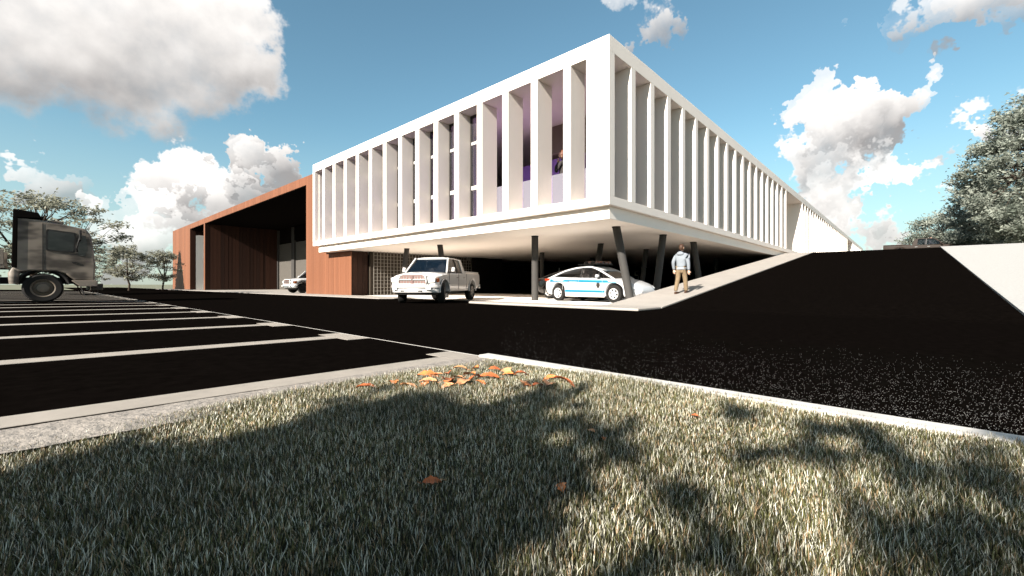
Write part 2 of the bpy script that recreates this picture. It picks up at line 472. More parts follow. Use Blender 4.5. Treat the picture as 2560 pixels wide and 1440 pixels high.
# walls and glazing behind the fins
Box('wall', M_WHITE, office, 29.4, 36.87, 2.4, 2.6, 3.772, 8.678)
Box('wall', M_WHITE, office, 81.2, 90.89, 2.4, 2.6, 3.772, 8.678)
Box('wall', M_WHITE, office, 37.2, 81.2, FD + .1, FD + .3, 3.772, 8.678)
Box('wall', M_WHITE, office, 91.24, LEN - .4, FD + .1, FD + .3, 3.772, 8.678)
Box('wall', M_WHITE, office, .3, LEN, WL - .35, WL - .1, 3.772, 8.678)
for k in range(18):
    x0 = .37 if k == 0 else RXs[k - 1] + .332
    w = piece('window_pane', M_GLASSD, office, x0 + .03, RXs[k] - .03, FD + .02, FD + .03, 3.80, 8.66)
Box('window_sill', M_FRAME, office, .4, 29.4, FD + .001, FD + .06, 3.772, 3.82)
Box('partition_wall', M_BROWNWALL, office, 9.0, 29.3, 3.2, 3.35, 3.772, 8.678)
for k in range(15):
    y0 = .92 if k == 0 else LY[k - 1] + .332
    y1 = LY[k] - .002 if k < 14 else 23.29
    if k >= 4:                            # dark framed windows with two beige transoms
        wf = MB().box(.70, .76, y0, y0 + .09, 3.772, 8.678).box(.70, .76, y1 - .09, y1, 3.772, 8.678).box(.70, .76, y0 + .09, y1 - .09, 8.56, 8.678).box(.70, .76, y0 + .09, y1 - .09, 3.772, 3.84).build('window_frame', M_FRAME, office)
        for a, b in ((5.17, 5.36), (7.28, 7.42)):
            piece('transom', M_BEIGE, office, .685, .775, y0 + .092, y1 - .092, a, b)
        for a, b in ((3.842, 5.168), (5.362, 7.278), (7.422, 8.558)):
            piece('window_pane', M_GLASSD, office, .725, .735, y0 + .092, y1 - .092, a, b)
    else:                                 # open gallery behind a pale balustrade
        piece('balustrade', M_LAV, office, .925, .965, y0 + .002, y1 - .002, 3.772, 5.14)
# rooms seen between the fins
Box('partition_wall', M_PURPLE, office, 2.7, 2.85, 8.25, 23.2, 3.772, 8.678)
Box('partition_wall', M_PURPLE, office, 4.6, 4.75, 4.0, 8.2, 3.772, 7.1)
Box('partition_wall', M_BROWNWALL, office, 6.0, 6.2, 1.3, 6.4, 3.772, 8.678)
Box('ceiling', M_BROWNWALL, office, 4.4, 5.9, 1.3, 6.38, 7.3, 8.677)
piece('notice', mat('red_notice', (.75, .02, .015), .5, .3), office, 1.05, 1.08, 10.7, 11.1, 4.15, 4.62)
cols = [((2.3, 1.01), (.25, -.50)), ((2.65, 5.43), (0, 0)), ((2.46, 12.32), (0, -.55)), ((2.6, 15.85), (0, .6)), ((6.23, .79), (-.6, .12)),
        ((10.6, 1.0), (1.0, -.1)), ((8.06, 5.13), (-.65, .1)), ((13.4, 4.98), (-.8, 0)), ((11.07, 11.7), (0, 0)), ((18.67, 12.31), (.9, 0)),
        ((19.13, 5.3), (0, 0)), ((27.0, 4.9), (0, 0)), ((35.0, 5.2), (-.9, 0)), ((42.9, 11.2), (0, 0))]
for (x, y), (dx, dy) in cols:
    MB().tube([(x + dx, y + dy, .0), (x, y, 3.03)], .158, 20).build('column', M_COLUMN, office, smooth=40)
    MB().tube([(x, y, 2.985), (x, y, 3.019)], .168, 20).build('column_head', M_BLACK, office, smooth=40)
# dark back walls of the car park, with bay numbers
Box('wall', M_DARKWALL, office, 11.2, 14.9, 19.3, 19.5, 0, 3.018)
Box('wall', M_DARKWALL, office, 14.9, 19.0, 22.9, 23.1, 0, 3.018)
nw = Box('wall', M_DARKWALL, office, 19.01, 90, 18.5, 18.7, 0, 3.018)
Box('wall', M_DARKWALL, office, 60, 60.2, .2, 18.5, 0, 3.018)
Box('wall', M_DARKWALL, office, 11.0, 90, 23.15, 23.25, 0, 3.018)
M_NUM = mat('number_paint', (.75, .72, .68), .7, .2)
def digit(pts, x, name):
    b = MB()
    for (u0, w0), (u1, w1) in zip(pts, pts[1:]):
        du, dw = (u1 > u0) - (u1 < u0), (w1 > w0) - (w1 < w0)
        b.box(x + min(u0, u1) - .08, x + max(u0, u1) + .08, 18.47, 18.497, min(w0, w1) - .08, max(w0, w1) + .08)
    return b.build(name, M_NUM, office)
digit([(0, 1.35), (0, 2.35)], 22.4, 'bay_number')
digit([(.55, 2.45), (-.35, 2.45), (-.35, 1.95), (.55, 1.95), (.55, 1.35), (-.35, 1.35)], 39.3, 'bay_number')
# brick pier
pier = Box('brick_pier', M_BLACK, office, 15.4, 16.2, 21.05, 21.45, 0, 3.017)
for r in range(24):
    for c in range(4):
        o = .1 if r % 2 else 0
        x0 = 15.4 + c * .205 + (0 if c or not o else 0)
        piece('brick', M_BRICK, pier, x0 + .006, min(x0 + .198, 16.2), 21.035, 21.06, .02 + r * .125, .13 + r * .125)

# ------------------------------------------------------------------ security grille at the end of the car park
GY = 19.25
gr = tag(empty('security_grille', (6.6, GY, 0)), 'tall welded steel grille closing the end of the car park behind the white pickup', 'grille')
x = 2.25
while x < 11.1:
    o = piece('bar', M_GRID, gr, x - 6.6 - .014, x - 6.6 + .014, -.014, .014, 0, 3.0); x += .26
for k in range(13):
    piece('rail', M_GRID, gr, 2.25 - 6.6, 11.1 - 6.6, -.022, -.0145, .05 + k * .24, .075 + k * .24)
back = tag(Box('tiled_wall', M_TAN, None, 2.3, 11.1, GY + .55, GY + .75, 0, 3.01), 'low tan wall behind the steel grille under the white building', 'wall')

# ------------------------------------------------------------------ rust orange vehicle hall
hall = tag(empty('vehicle_hall', (1.0, 50, 0)), 'rust orange clad vehicle hall with a deep black recess and roller shutters', 'hall')
def hb(name, m, x0, x1, y0, y1, z0, z1, bevel=0): return Box(name, m, hall, x0 - 1.0, x1 - 1.0, y0 - 50, y1 - 50, z0, z1, bevel=bevel)
def hp(name, m, x0, x1, y0, y1, z0, z1): return piece(name, m, hall, x0 - 1.0, x1 - 1.0, y0 - 50, y1 - 50, z0, z1)
hb('roof', M_ORANGE, 1.03, 30, 23.70, 78.62, 8.54, 9.18)
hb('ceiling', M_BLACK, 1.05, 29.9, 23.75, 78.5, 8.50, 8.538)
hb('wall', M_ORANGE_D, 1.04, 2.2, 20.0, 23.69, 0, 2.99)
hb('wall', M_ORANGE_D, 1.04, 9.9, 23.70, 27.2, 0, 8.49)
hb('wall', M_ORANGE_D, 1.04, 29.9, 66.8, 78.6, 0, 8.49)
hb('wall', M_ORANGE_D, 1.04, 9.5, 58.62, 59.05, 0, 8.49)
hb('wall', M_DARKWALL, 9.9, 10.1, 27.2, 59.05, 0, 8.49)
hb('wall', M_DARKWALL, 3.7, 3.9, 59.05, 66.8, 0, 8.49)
def boards(y0, y1, z0, z1, pitch, m=M_ORANGE):
    n = max(1, round((y1 - y0) / pitch)); w = (y1 - y0) / n
    for k in range(n):
        dx = random.uniform(0, .006)
        hp('board', m, 1.0 - dx, 1.03, y0 + k * w + .006, y0 + (k + 1) * w - .006, z0, z1)
boards(19.95, 23.69, 0.0, 2.985, .37)
boards(23.69, 27.25, 0.0, 9.21, .37)
boards(27.25, 66.8, 8.55, 9.21, .66)
boards(66.8, 78.65, 0.0, 9.21, .62)
hp('board', M_ORANGE, .998, 1.03, 58.52, 59.10, 0, 8.548)
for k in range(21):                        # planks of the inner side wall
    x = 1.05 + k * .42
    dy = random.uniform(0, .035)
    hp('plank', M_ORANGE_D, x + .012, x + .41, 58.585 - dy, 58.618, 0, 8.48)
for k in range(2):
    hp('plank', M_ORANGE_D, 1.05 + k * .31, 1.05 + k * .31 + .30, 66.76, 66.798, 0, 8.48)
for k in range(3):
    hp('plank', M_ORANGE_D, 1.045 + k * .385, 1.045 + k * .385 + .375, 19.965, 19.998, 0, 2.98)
def shutter(x, y0, y1, h):
    b = MB(); pts = []
    n = int(h / .11)
    for k in range(n): pts += [(x - .00, k * .11), (x - .035, k * .11 + .02), (x - .035, k * .11 + .09)]
    pts += [(x, n * .11), (x + .05, n * .11), (x + .05, 0)]
    b.prism([(p[0] - 1.0, p[1]) for p in pts], 'y', y0 - 50, y1 - 50)
    return b.build('roller_shutter', M_SHUTTER, hall)
def yx(px, x): return on_x(px, 700, x).y
edges = [yx(p, 9.7) for p in (689, 697, 731, 738, 768)]
hb('door_post', M_COLUMN, 9.55, 9.85, edges[1], edges[0], 0, 8.4)
shutter(9.8, edges[2] + .02, edges[1] - .02, 6.4)
hb('door_post', M_COLUMN, 9.55, 9.85, edges[3], edges[2], 0, 8.4)
shutter(9.8, 27.25, edges[3] - .02, 6.4)
hb('lintel', M_BLACK, 9.6, 9.84, edges[3] + .01 - 6, edges[3] - .01, 6.6, 8.4)
sb = []
for k in range(70): sb += [(66.795, k * .11), (66.76, k * .11 + .02), (66.76, k * .11 + .09)]
sb += [(66.795, 7.7), (66.80, 7.7), (66.80, 0)]
MB().prism([(a - 50, b) for a, b in sb], 'x', 1.68 - 1.0, 3.65 - 1.0).build('roller_shutter', mat('pale_shutter_metal', (.62, .60, .56), .5, .3), hall)
# ------------------------------------------------------------------ vehicles
M_TYRE = mat('tyre_rubber', (.012, .011, .010), .85, .2)
M_CAR_WHITE = mat('white_car_paint', (0.4464, 0.4284, 0.4104), .28, .5, coat=.7)
M_CHROME = mat('bright_metal', (0.576, 0.56, 0.544), .22, .5, metal=.85)
M_STEEL = mat('wheel_metal', (0.3, 0.282, 0.264), .35, .5, metal=.7)
M_BLACKMETAL = mat('black_metal', (.012, .011, .011), .4, .4)
M_TRIM = mat('black_trim', (.012, .011, .010), .55, .3)
M_MESH = mat('grille_mesh', (0.13, 0.075, 0.065), .5, .4, metal=.4)
M_LAMP = mat('lamp_lens', (0.504, 0.49, 0.462), .12, .6, coat=.8)
M_AMBER = mat('amber_lens', (0.33, 0.078, 0.012), .25, .5)
M_RED = mat('red_lens', (0.25, 0.025, 0.0075), .25, .5)
M_SEAT = mat('seat_fabric', (.20, .17, .15), .8, .2)
M_SKIN = mat('skin', (.58, .36, .26), .55, .3)
M_HAIR = mat('brown_hair', (.042, .019, .009), .6, .3, var=.3, vscale=30)
M_BLUE = mat('blue_stripe', (0.00375, 0.135, 0.225), .35, .4)

def wheel(parent, x, y, r, w, side, rim, style='spoke', turn=0.0):
    """tyre mesh with its rim as a sub-part; side=+1 outer face towards +y"""
    t = MB().lathe([(r * .62, -w * .46), (r * .88, -w * .5), (r * .975, -w * .40), (r, -w * .22), (r, w * .22), (r * .975, w * .40), (r * .88, w * .5), (r * .62, w * .46), (r * .60, 0), (r * .62, -w * .46)], 28)
    o = t.build('wheel', M_TYRE, parent, smooth=40)
    o.location = (x, y, r); o.rotation_euler = (0, 0, turn)
    b = MB(); s = side
    b.lathe([(r * .64, s * w * .40), (r * .60, s * w * .44), (r * .54, s * w * .40), (r * .52, s * w * .12)], 28)
    if style == 'spoke':
        for k in range(6):
            a = 2 * math.pi * k / 6 + .3
            p0 = (math.cos(a) * r * .10, s * w * .34, math.sin(a) * r * .10); p1 = (math.cos(a) * r * .55, s * w * .38, math.sin(a) * r * .55)
            b.bar(p0, p1, r * .20, r * .06, (0, 1, 0))
        b.lathe([(r * .0, s * w * .40), (r * .16, s * w * .40), (r * .18, s * w * .28)], 16)
    else:
        b.lathe([(r * .52, s * w * .14), (r * .36, s * w * .22), (r * .30, s * w * .40), (r * .16, s * w * .44), (0, s * w * .44)], 24)
    rm = b.build('rim', rim, o, smooth=35)
    d = MB().lathe([(r * .53, s * w * .10), (0, s * w * .10)], 24).build('brake_disc', M_BLACKMETAL, o)
    return o

def body_loft(xs, zb, zt, hw, crown, top=.90, bot=.94):
    rs = []
    for x in xs:
        b, t, w, c = zb(x), zt(x), hw(x), crown(x)
        h = t - b
        half = [(0, b), (w * bot * .8, b), (w * bot, b + .03), (w * .985, b + h * .22), (w, b + h * .5), (w * .985, b + h * .8), (w * (.45 + .55 * top + .02), t - .05), (w * top, t - .005), (w * top * .75, t + c * .55), (w * top * .4, t + c * .92), (0, t + c)]
        ring = [(x, y, z) for y, z in half] + [(x, -y, z) for y, z in half[-2:0:-1]]
        rs.append(ring)
    return MB().rings(rs)
def arch(x, centres, r, zc, base):
    z = base
    for c in centres:
        if abs(x - c) < r: z = max(z, zc + math.sqrt(r * r - (x - c) ** 2))
    return z
def stations(a, b, n, centres, r):
    xs = [a + (b - a) * k / n for k in range(n + 1)]
    for c in centres:
        xs += [c + r * math.cos(math.pi * k / 12) * .999 for k in range(13)] + [c - r * 1.002, c + r * 1.002]
    xs = sorted(set(round(x, 4) for x in xs if a <= x <= b))
    return xs

def person_mesh(joints, edges, root=0, sub=2):
    """continuous body grown round a skeleton: joints = [(x,y,z,rx,ry)]"""
    me = bpy.data.meshes.new('body'); me.from_pydata([j[:3] for j in joints], edges, []); me.update()
    o = bpy.data.objects.new('tmp', me); COL.objects.link(o)
    sk = o.modifiers.new('skin', 'SKIN'); sk.use_smooth_shade = True
    sv = me.skin_vertices[0].data
    for i, j in enumerate(joints): sv[i].radius = (j[3], j[4]); sv[i].use_root = (i == root)
    su = o.modifiers.new('sub', 'SUBSURF'); su.levels = sub; su.render_levels = sub
    bpy.context.view_layer.update()
    dg = bpy.context.evaluated_depsgraph_get()
    out = bpy.data.meshes.new_from_object(o.evaluated_get(dg))
    bpy.data.objects.remove(o)
    return out

def head_mesh():
    """a head with brow, nose, chin and ears, looking along +x; origin at the neck"""
    bm = bmesh.new(); bmesh.ops.create_uvsphere(bm, u_segments=24, v_segments=18, radius=1)
    for v in bm.verts:
        x, y, z = v.co
        fx = .100 * x; fy = .076 * y; fz = .118 * z
        if z < 0: fx *= 1 - .18 * (-z) ** 1.5 * (1 if x < 0 else .35); fy *= 1 - .30 * (-z) ** 1.4
        if x > .55 and abs(y) < .55 and -.75 < z < .55:
            if abs(y) < .22 and -.35 < z < .12: fx += .022 * (1 - abs(y) / .22) * (.5 + (-z + .12) / .47 * .5)      # nose
            if .02 < z < .30 and .22 < abs(y) < .55: fx -= .008                                                  # eye sockets
            if -.62 < z < -.50: fx += .004
        if x < -.2 and z < -.4: fx *= .8
        v.co = (fx + .02, fy, fz + .135)
    for s in (-1, 1):
        r = bmesh.ops.create_uvsphere(bm, u_segments=8, v_segments=6, radius=1)
        for v in r['verts']: v.co = (v.co.x * .018 + .01, v.co.y * .010 + s * .078, v.co.z * .032 + .13)
    me = bpy.data.meshes.new('head'); bm.to_mesh(me); bm.free()
    for p in me.polygons: p.use_smooth = True
    me.materials.append(M_SKIN); return me
HEAD = head_mesh()
def hair_mesh(back=True, long=0.0, m=M_HAIR):
    bm = bmesh.new(); bmesh.ops.create_uvsphere(bm, u_segments=24, v_segments=18, radius=1)
    kill = []
    for v in bm.verts:
        x, y, z = v.co
        if (x > .25 and z < .62) or (z < -.66 - long and x < .25) or (x > -.05 and z < .05 and abs(y) > .3 and x > .0): kill.append(v)
        wob = 1 + .035 * math.sin(9 * y + 5 * z) + .03 * math.sin(13 * x - 7 * y)
        v.co = ((.112 * x) * wob + .013, .089 * y * wob, .130 * z * wob + .145)
    bmesh.ops.delete(bm, geom=kill, context='VERTS')
    me = bpy.data.meshes.new('hair'); bm.to_mesh(me); bm.free()
    for p in me.polygons: p.use_smooth = True
    me.materials.append(m); return me
HAIR = hair_mesh()

# ---- pickup: origin on the ground below the front axle, nose along +x
def make_pickup(name, paint, rim, loc, rz_, label, turn=0.0, lit=True, mesh_col=None):
    T = tag(empty(name, loc, rz_), label, 'pickup')
    AX = (0.0, -3.57); AR = .505; WR = .41
    xs = stations(-4.85, .90, 46, AX, AR)
    zb = lambda x: arch(x, AX, AR, .44, lerp([(-4.85, .62), (-4.3, .50), (-3.0, .44), (-.6, .44), (.5, .50), (.9, .55)], x))
    zt = lambda x: lerp([(-4.85, 1.30), (-2.76, 1.30), (-2.74, 1.26), (-.35, 1.20), (.2, 1.16), (.62, 1.09), (.82, 1.02), (.9, .95)], x)
    hw = lambda x: lerp([(-4.85, .95), (-4.5, .985), (-2.8, .985), (-2.6, .975), (-1, .975), (.2, .985), (.6, .95), (.82, .88), (.9, .84)], x)
    cr = lambda x: lerp([(-4.85, .0), (-2.76, .0), (-2.0, .0), (-.6, .05), (.2, .085), (.7, .06), (.9, .03)], x)
    body_loft(xs, zb, zt, hw, cr).build('body', paint, T, smooth=32)
    MB().box(-4.75, -2.85, -.78, .78, 1.302, 1.312).build('bed_liner', M_TRIM, T)
    for s in (-1, 1):
        MB().box(-4.84, -2.80, s * .84 - .05, s * .84 + .05, 1.30, 1.35).build('bed_rail', paint, T, bevel=.015)
    # cab: glazing planes from the belt line to the roof
    zbelt, zroof = 1.23, 1.885
    wb, wr = .905, .735
    A0, A1, B0, C0, C1 = -.42, -1.02, -1.62, -2.40, -2.66
    roof = MB().rings([[(x, y * w, z + dz * c) for y, dz in ((-1, -.05), (-.985, .0), (-.6, .03), (0, .04), (.6, .03), (.985, 0), (1, -.05))] for x, w, z, c in ((A1 - .02, wr - .02, zroof - .06, .6), (A1 - .14, wr, zroof - .01, 1), (-1.7, wr + .01, zroof, 1), (C0 + .02, wr - .005, zroof - .025, 1), (C0 - .06, wr - .02, zroof - .07, .6))])
    roof.build('roof', paint, T, smooth=40)
    def P(x, s, t): return (x, s * (wb + (wr - wb) * t), zbelt + (zroof - .06 - zbelt) * t)
    for s in (-1, 1):
        MB().bar(P(A0 + .02, s, -.03), P(A1, s, 1.04), .10, .07, (0, 1, 0)).build('pillar', paint, T, bevel=.015)
        MB().bar(P(B0 - .02, s, 0), P(B0 + .02, s, 1.02), .10, .05, (0, 1, 0)).build('pillar', M_TRIM, T, bevel=.01)
        q = MB().prism([(C1 - .02, zbelt - .02), (-2.28, zbelt - .02), (-2.20, zroof - .06), (C0 - .05, zroof - .03)], 'y', -.03, .03).build('pillar', paint, T, bevel=.012)
        q.location = (0, s * (wb + wr) / 2, 0); q.rotation_euler = (0, 0, 0)
        me = q.data
        for v in me.vertices: v.co.y += s * (wb - wr) * (.5 - (v.co.z - zbelt) / (zroof - zbelt))
        for xa, xb, xc, xd in ((A0 - .05, B0 + .05, B0 + .06, A1 + .02), (B0 - .06, -2.27, -2.20, B0 - .02)):
            quad = [P(xa, s, .03), P(xb, s, .03), P(xc, s, .98), P(xd, s, .98)]
            MB().slab(quad if s > 0 else quad[::-1], .008).build('side_window', M_CARGLASS, T)
        mr = MB().prism([(-.05, -.10), (.09, -.09), (.11, .08), (-.03, .10)], 'x', -.05, .06)
        mo = mr.build('mirror', paint, T, bevel=.03); mo.location = (-.60, s * 1.09, 1.36)
        MB().bar((-.58, s * .92, 1.28), (-.58, s * 1.05, 1.33), .05, .04).build('mirror_arm', M_TRIM, T)
        for hx in (-1.45, -2.35):
            MB().box(hx - .10, hx + .10, s * .985 - .012, s * .985 + .018, 1.02, 1.06).build('door_handle', M_CHROME, T, bevel=.008)
        for dx in (-.52, -1.66, -2.72):
            MB().box(dx - .006, dx + .006, s * .972 - .002, s * .9795 + .002, .52, 1.22).build('door_seam', M_TRIM, T)
        for ax in AX:
            pts = []
            for k in range(15):
                a = math.pi * k / 14
                pts.append((ax + (AR + .02) * math.cos(a), s * .985, .44 + (AR + .02) * math.sin(a)))
            MB().tube(pts, .028, 6).build('wheel_arch', M_TRIM if not lit else paint, T, smooth=60)
    MB().slab([P(A0 + .02, -1, .02), P(A0 + .02, 1, .02), P(A1 - .01, 1, .98), P(A1 - .01, -1, .98)], .008).build('windscreen', M_CARGLASS, T)
    MB().slab([P(C1, 1, .05), P(C1, -1, .05), P(C0 - .04, -1, .95), P(C0 - .04, 1, .95)], .008).build('rear_window', M_CARGLASS, T)
    for y in (-.38, .38):
        MB().box(-1.75, -1.62, y - .24, y + .24, 1.24, 1.52).box(-1.74, -1.64, y - .12, y + .12, 1.53, 1.70).build('seat', M_SEAT, T, bevel=.03)
    sw = MB().lathe([(.17, -.012), (.185, 0), (.17, .012), (.155, 0), (.17, -.012)], 20, axis='x').build('steering_wheel', M_SEAT, T)
    sw.location = (-.95, .38, 1.36); sw.rotation_euler = (0, -.4, 0)
    MB().box(-.72, -.50, -.80, .80, 1.235, 1.29).build('dashboard', M_SEAT, T, bevel=.03)
    # nose: cross-bar grille, lamps, two-tier bumper
    gx = .86
    gq = MB().prism([(-.50, .74), (.50, .74), (.56, .86), (.50, 1.06), (.40, 1.10), (-.40, 1.10), (-.50, 1.06), (-.56, .86)], 'x', gx - .1, gx + .015).build('grille', M_MESH, T)
    for y, z, w, h in ((0, .92, .075, .34), (0, .925, 1.06, .055)):
        MB().box(gx + .0152, gx + .045, y - w / 2, y + w / 2, z - h / 2, z + h / 2).build('grille_bar', M_CHROME if z == .925 else M_MESH, gq, bevel=.008)
    for k in range(9):
        for r_ in range(2):
            z = .80 + r_ * .2
            MB().box(gx + .0155, gx + .02, -.48 + k * .115, -.475 + k * .115 + .012, z - .055, z + .065).build('grille_rib', M_CHROME, gq)
    MB().tube([(gx + .02, -.57, .74), (gx + .03, -.58, .88), (gx + .0, -.52, 1.09), (gx - .02, -.38, 1.13), (gx - .02, .38, 1.13), (gx, .52, 1.09), (gx + .03, .58, .88), (gx + .02, .57, .74), (gx + .02, -.57, .74)], .035, 8).build('grille_surround', paint, T, smooth=60)
    for s in (-1, 1):
        MB().prism([(s * .60, .80), (s * .90, .82), (s * .93, 1.00), (s * .66, 1.06), (s * .58, 1.0)], 'x', .62, .84).build('headlight', M_LAMP, T, bevel=.025)
        MB().prism([(.50, .84), (.70, .82), (.74, .98), (.52, 1.0)], 'y', s * .935 - .03, s * .935 + .03).build('indicator', M_AMBER, T, bevel=.012)
        MB().prism([(s * .58, .53), (s * .80, .54), (s * .80, .64), (s * .60, .66)], 'x', .93, .975).build('fog_light', M_LAMP, T, bevel=.015)
        MB().box(.93, 1.0, s * .36 - .08, s * .36 + .08, .47, .52).build('tow_hook', M_TRIM, T, bevel=.012)
        MB().box(-4.86, -4.80, s * .86 - .06, s * .86 + .06, .85, 1.22).build('tail_light', M_RED, T, bevel=.01)
    def bumper(z0, z1, out, wid):
        rs = []
        for y in (-1, -.93, -.75, -.4, 0, .4, .75, .93, 1):
            x = .72 + out - (.36 * abs(y) ** 3.5)
            rs.append([(x - .22, y * wid, z0), (x, y * wid, z0 + .02), (x + .015, y * wid, (z0 + z1) / 2), (x - .01, y * wid, z1 - .01), (x - .22, y * wid, z1)])
        return MB().rings(rs)
    bumper(.60, .745, .30, .99).build('bumper', paint, T, smooth=50)
    bumper(.42, .595, .27, .96).build('bumper', paint if lit else M_CHROME, T, smooth=50)
    bumper(.33, .415, .18, .86).build('air_dam', M_TRIM, T, smooth=50)
    MB().box(-5.02, -4.86, -.95, .95, .55, .75).build('rear_bumper', M_CHROME, T, bevel=.03)
    MB().box(-4.0, .5, -.6, .6, .36, .43).build('chassis', M_TRIM, T)
    for ax in AX:
        for s in (-1, 1):
            wheel(T, ax, s * .85, WR, .27, s, rim, 'spoke', turn if ax == 0 else 0)
    return T
def driver(vehicle, x, y, z, rzv, label, scale=1.0, shirt=None):
    """someone sitting in a vehicle: a person of their own"""
    J = [(0, 0, 0, .14, .19), (0, 0, .22, .13, .19), (0.0, 0, .36, .11, .17), (.02, 0, .44, .055, .055), (.03, 0, .53, .05, .05),
         (0, .19, .34, .065, .065), (.10, .24, .14, .05, .05), (.36, .16, .12, .035, .035), (0, -.19, .34, .065, .065), (.10, -.24, .14, .05, .05), (.36, -.16, .12, .035, .035)]
    E = [(0, 1), (1, 2), (2, 3), (3, 4), (2, 5), (5, 6), (6, 7), (2, 8), (8, 9), (9, 10)]
    me = person_mesh(J, E); me.materials.append(shirt or mat('driver_shirt', (.16, .15, .15), .8, .2))
    w = vehicle.matrix_basis if False else Matrix.Translation(vehicle.location) @ Matrix.Rotation(vehicle.rotation_euler.z, 4, 'Z')
    p = w @ Vector((x, y, z))
    root = tag(empty('person', p, vehicle.rotation_euler.z + rzv), label, 'person')
    link('body', me, root)
    h = link('head', HEAD, root); h.location = (.03, 0, .50)
    hh = link('hair', HAIR, root); hh.location = (.03, 0, .50)
    root.scale = (scale,) * 3
    return root

def yaw_back(deg):    # rear points along angle deg from +X: nose yaw is deg+180
    return R_(deg + 180)
ang = 30.0
dv = Vector((math.cos(R_(ang)), math.sin(R_(ang)), 0)); lv = Vector((math.sin(R_(ang)), -math.cos(R_(ang)), 0))
fl = Vector((-2.18, 6.26, 0))
o1 = fl - lv * .85
pickup = make_pickup('pickup_truck', M_CAR_WHITE, M_STEEL, (o1.x, o1.y, .003), yaw_back(ang), 'white crew cab pickup turning out of the open car park onto the road', turn=R_(18))
driver(pickup, -1.30, .38, 1.16, 0, 'driver at the wheel of the white pickup on the road')
o2 = on_z(742, 733, .024)
pickup2 = make_pickup('pickup_truck', mat('white_truck_paint', (0.518, 0.504, 0.49), .32, .5, coat=.5), M_BLACKMETAL, (o2.x + .35, o2.y + .75, .026), yaw_back(4), 'white pickup with black wheels half hidden behind the orange hall wall', lit=False)
o3 = on_x(775, 690, 7.0)
pickup3 = copy_tree(pickup2); pickup3.location = (6.0, 33.2, .026); pickup3.rotation_euler.z = yaw_back(20); pickup3.scale = (1.12, 1.12, 1.22)
tag(pickup3, 'white truck cab showing above the pickup in the orange hall', 'truck', kind=None)
M_DARKCAR = mat('dark_car_paint', (.014, .011, .010), .25, .5, coat=.6)
M_BRONZE = mat('bronze_car_paint', (.022, .015, .011), .6, .15)
c4 = Vector((44.8, -10.4, ZT + .003))
pickup4 = make_pickup('pickup_truck', M_BRONZE, M_STEEL, c4, R_(-90), 'dark bronze pickup crossing the top of the slope below the trees', lit=False)
pickup4.scale = (.96, .96, .96)
driver(pickup4, -1.30, -.38, 1.16, 0, 'driver in the dark pickup at the top of the slope')

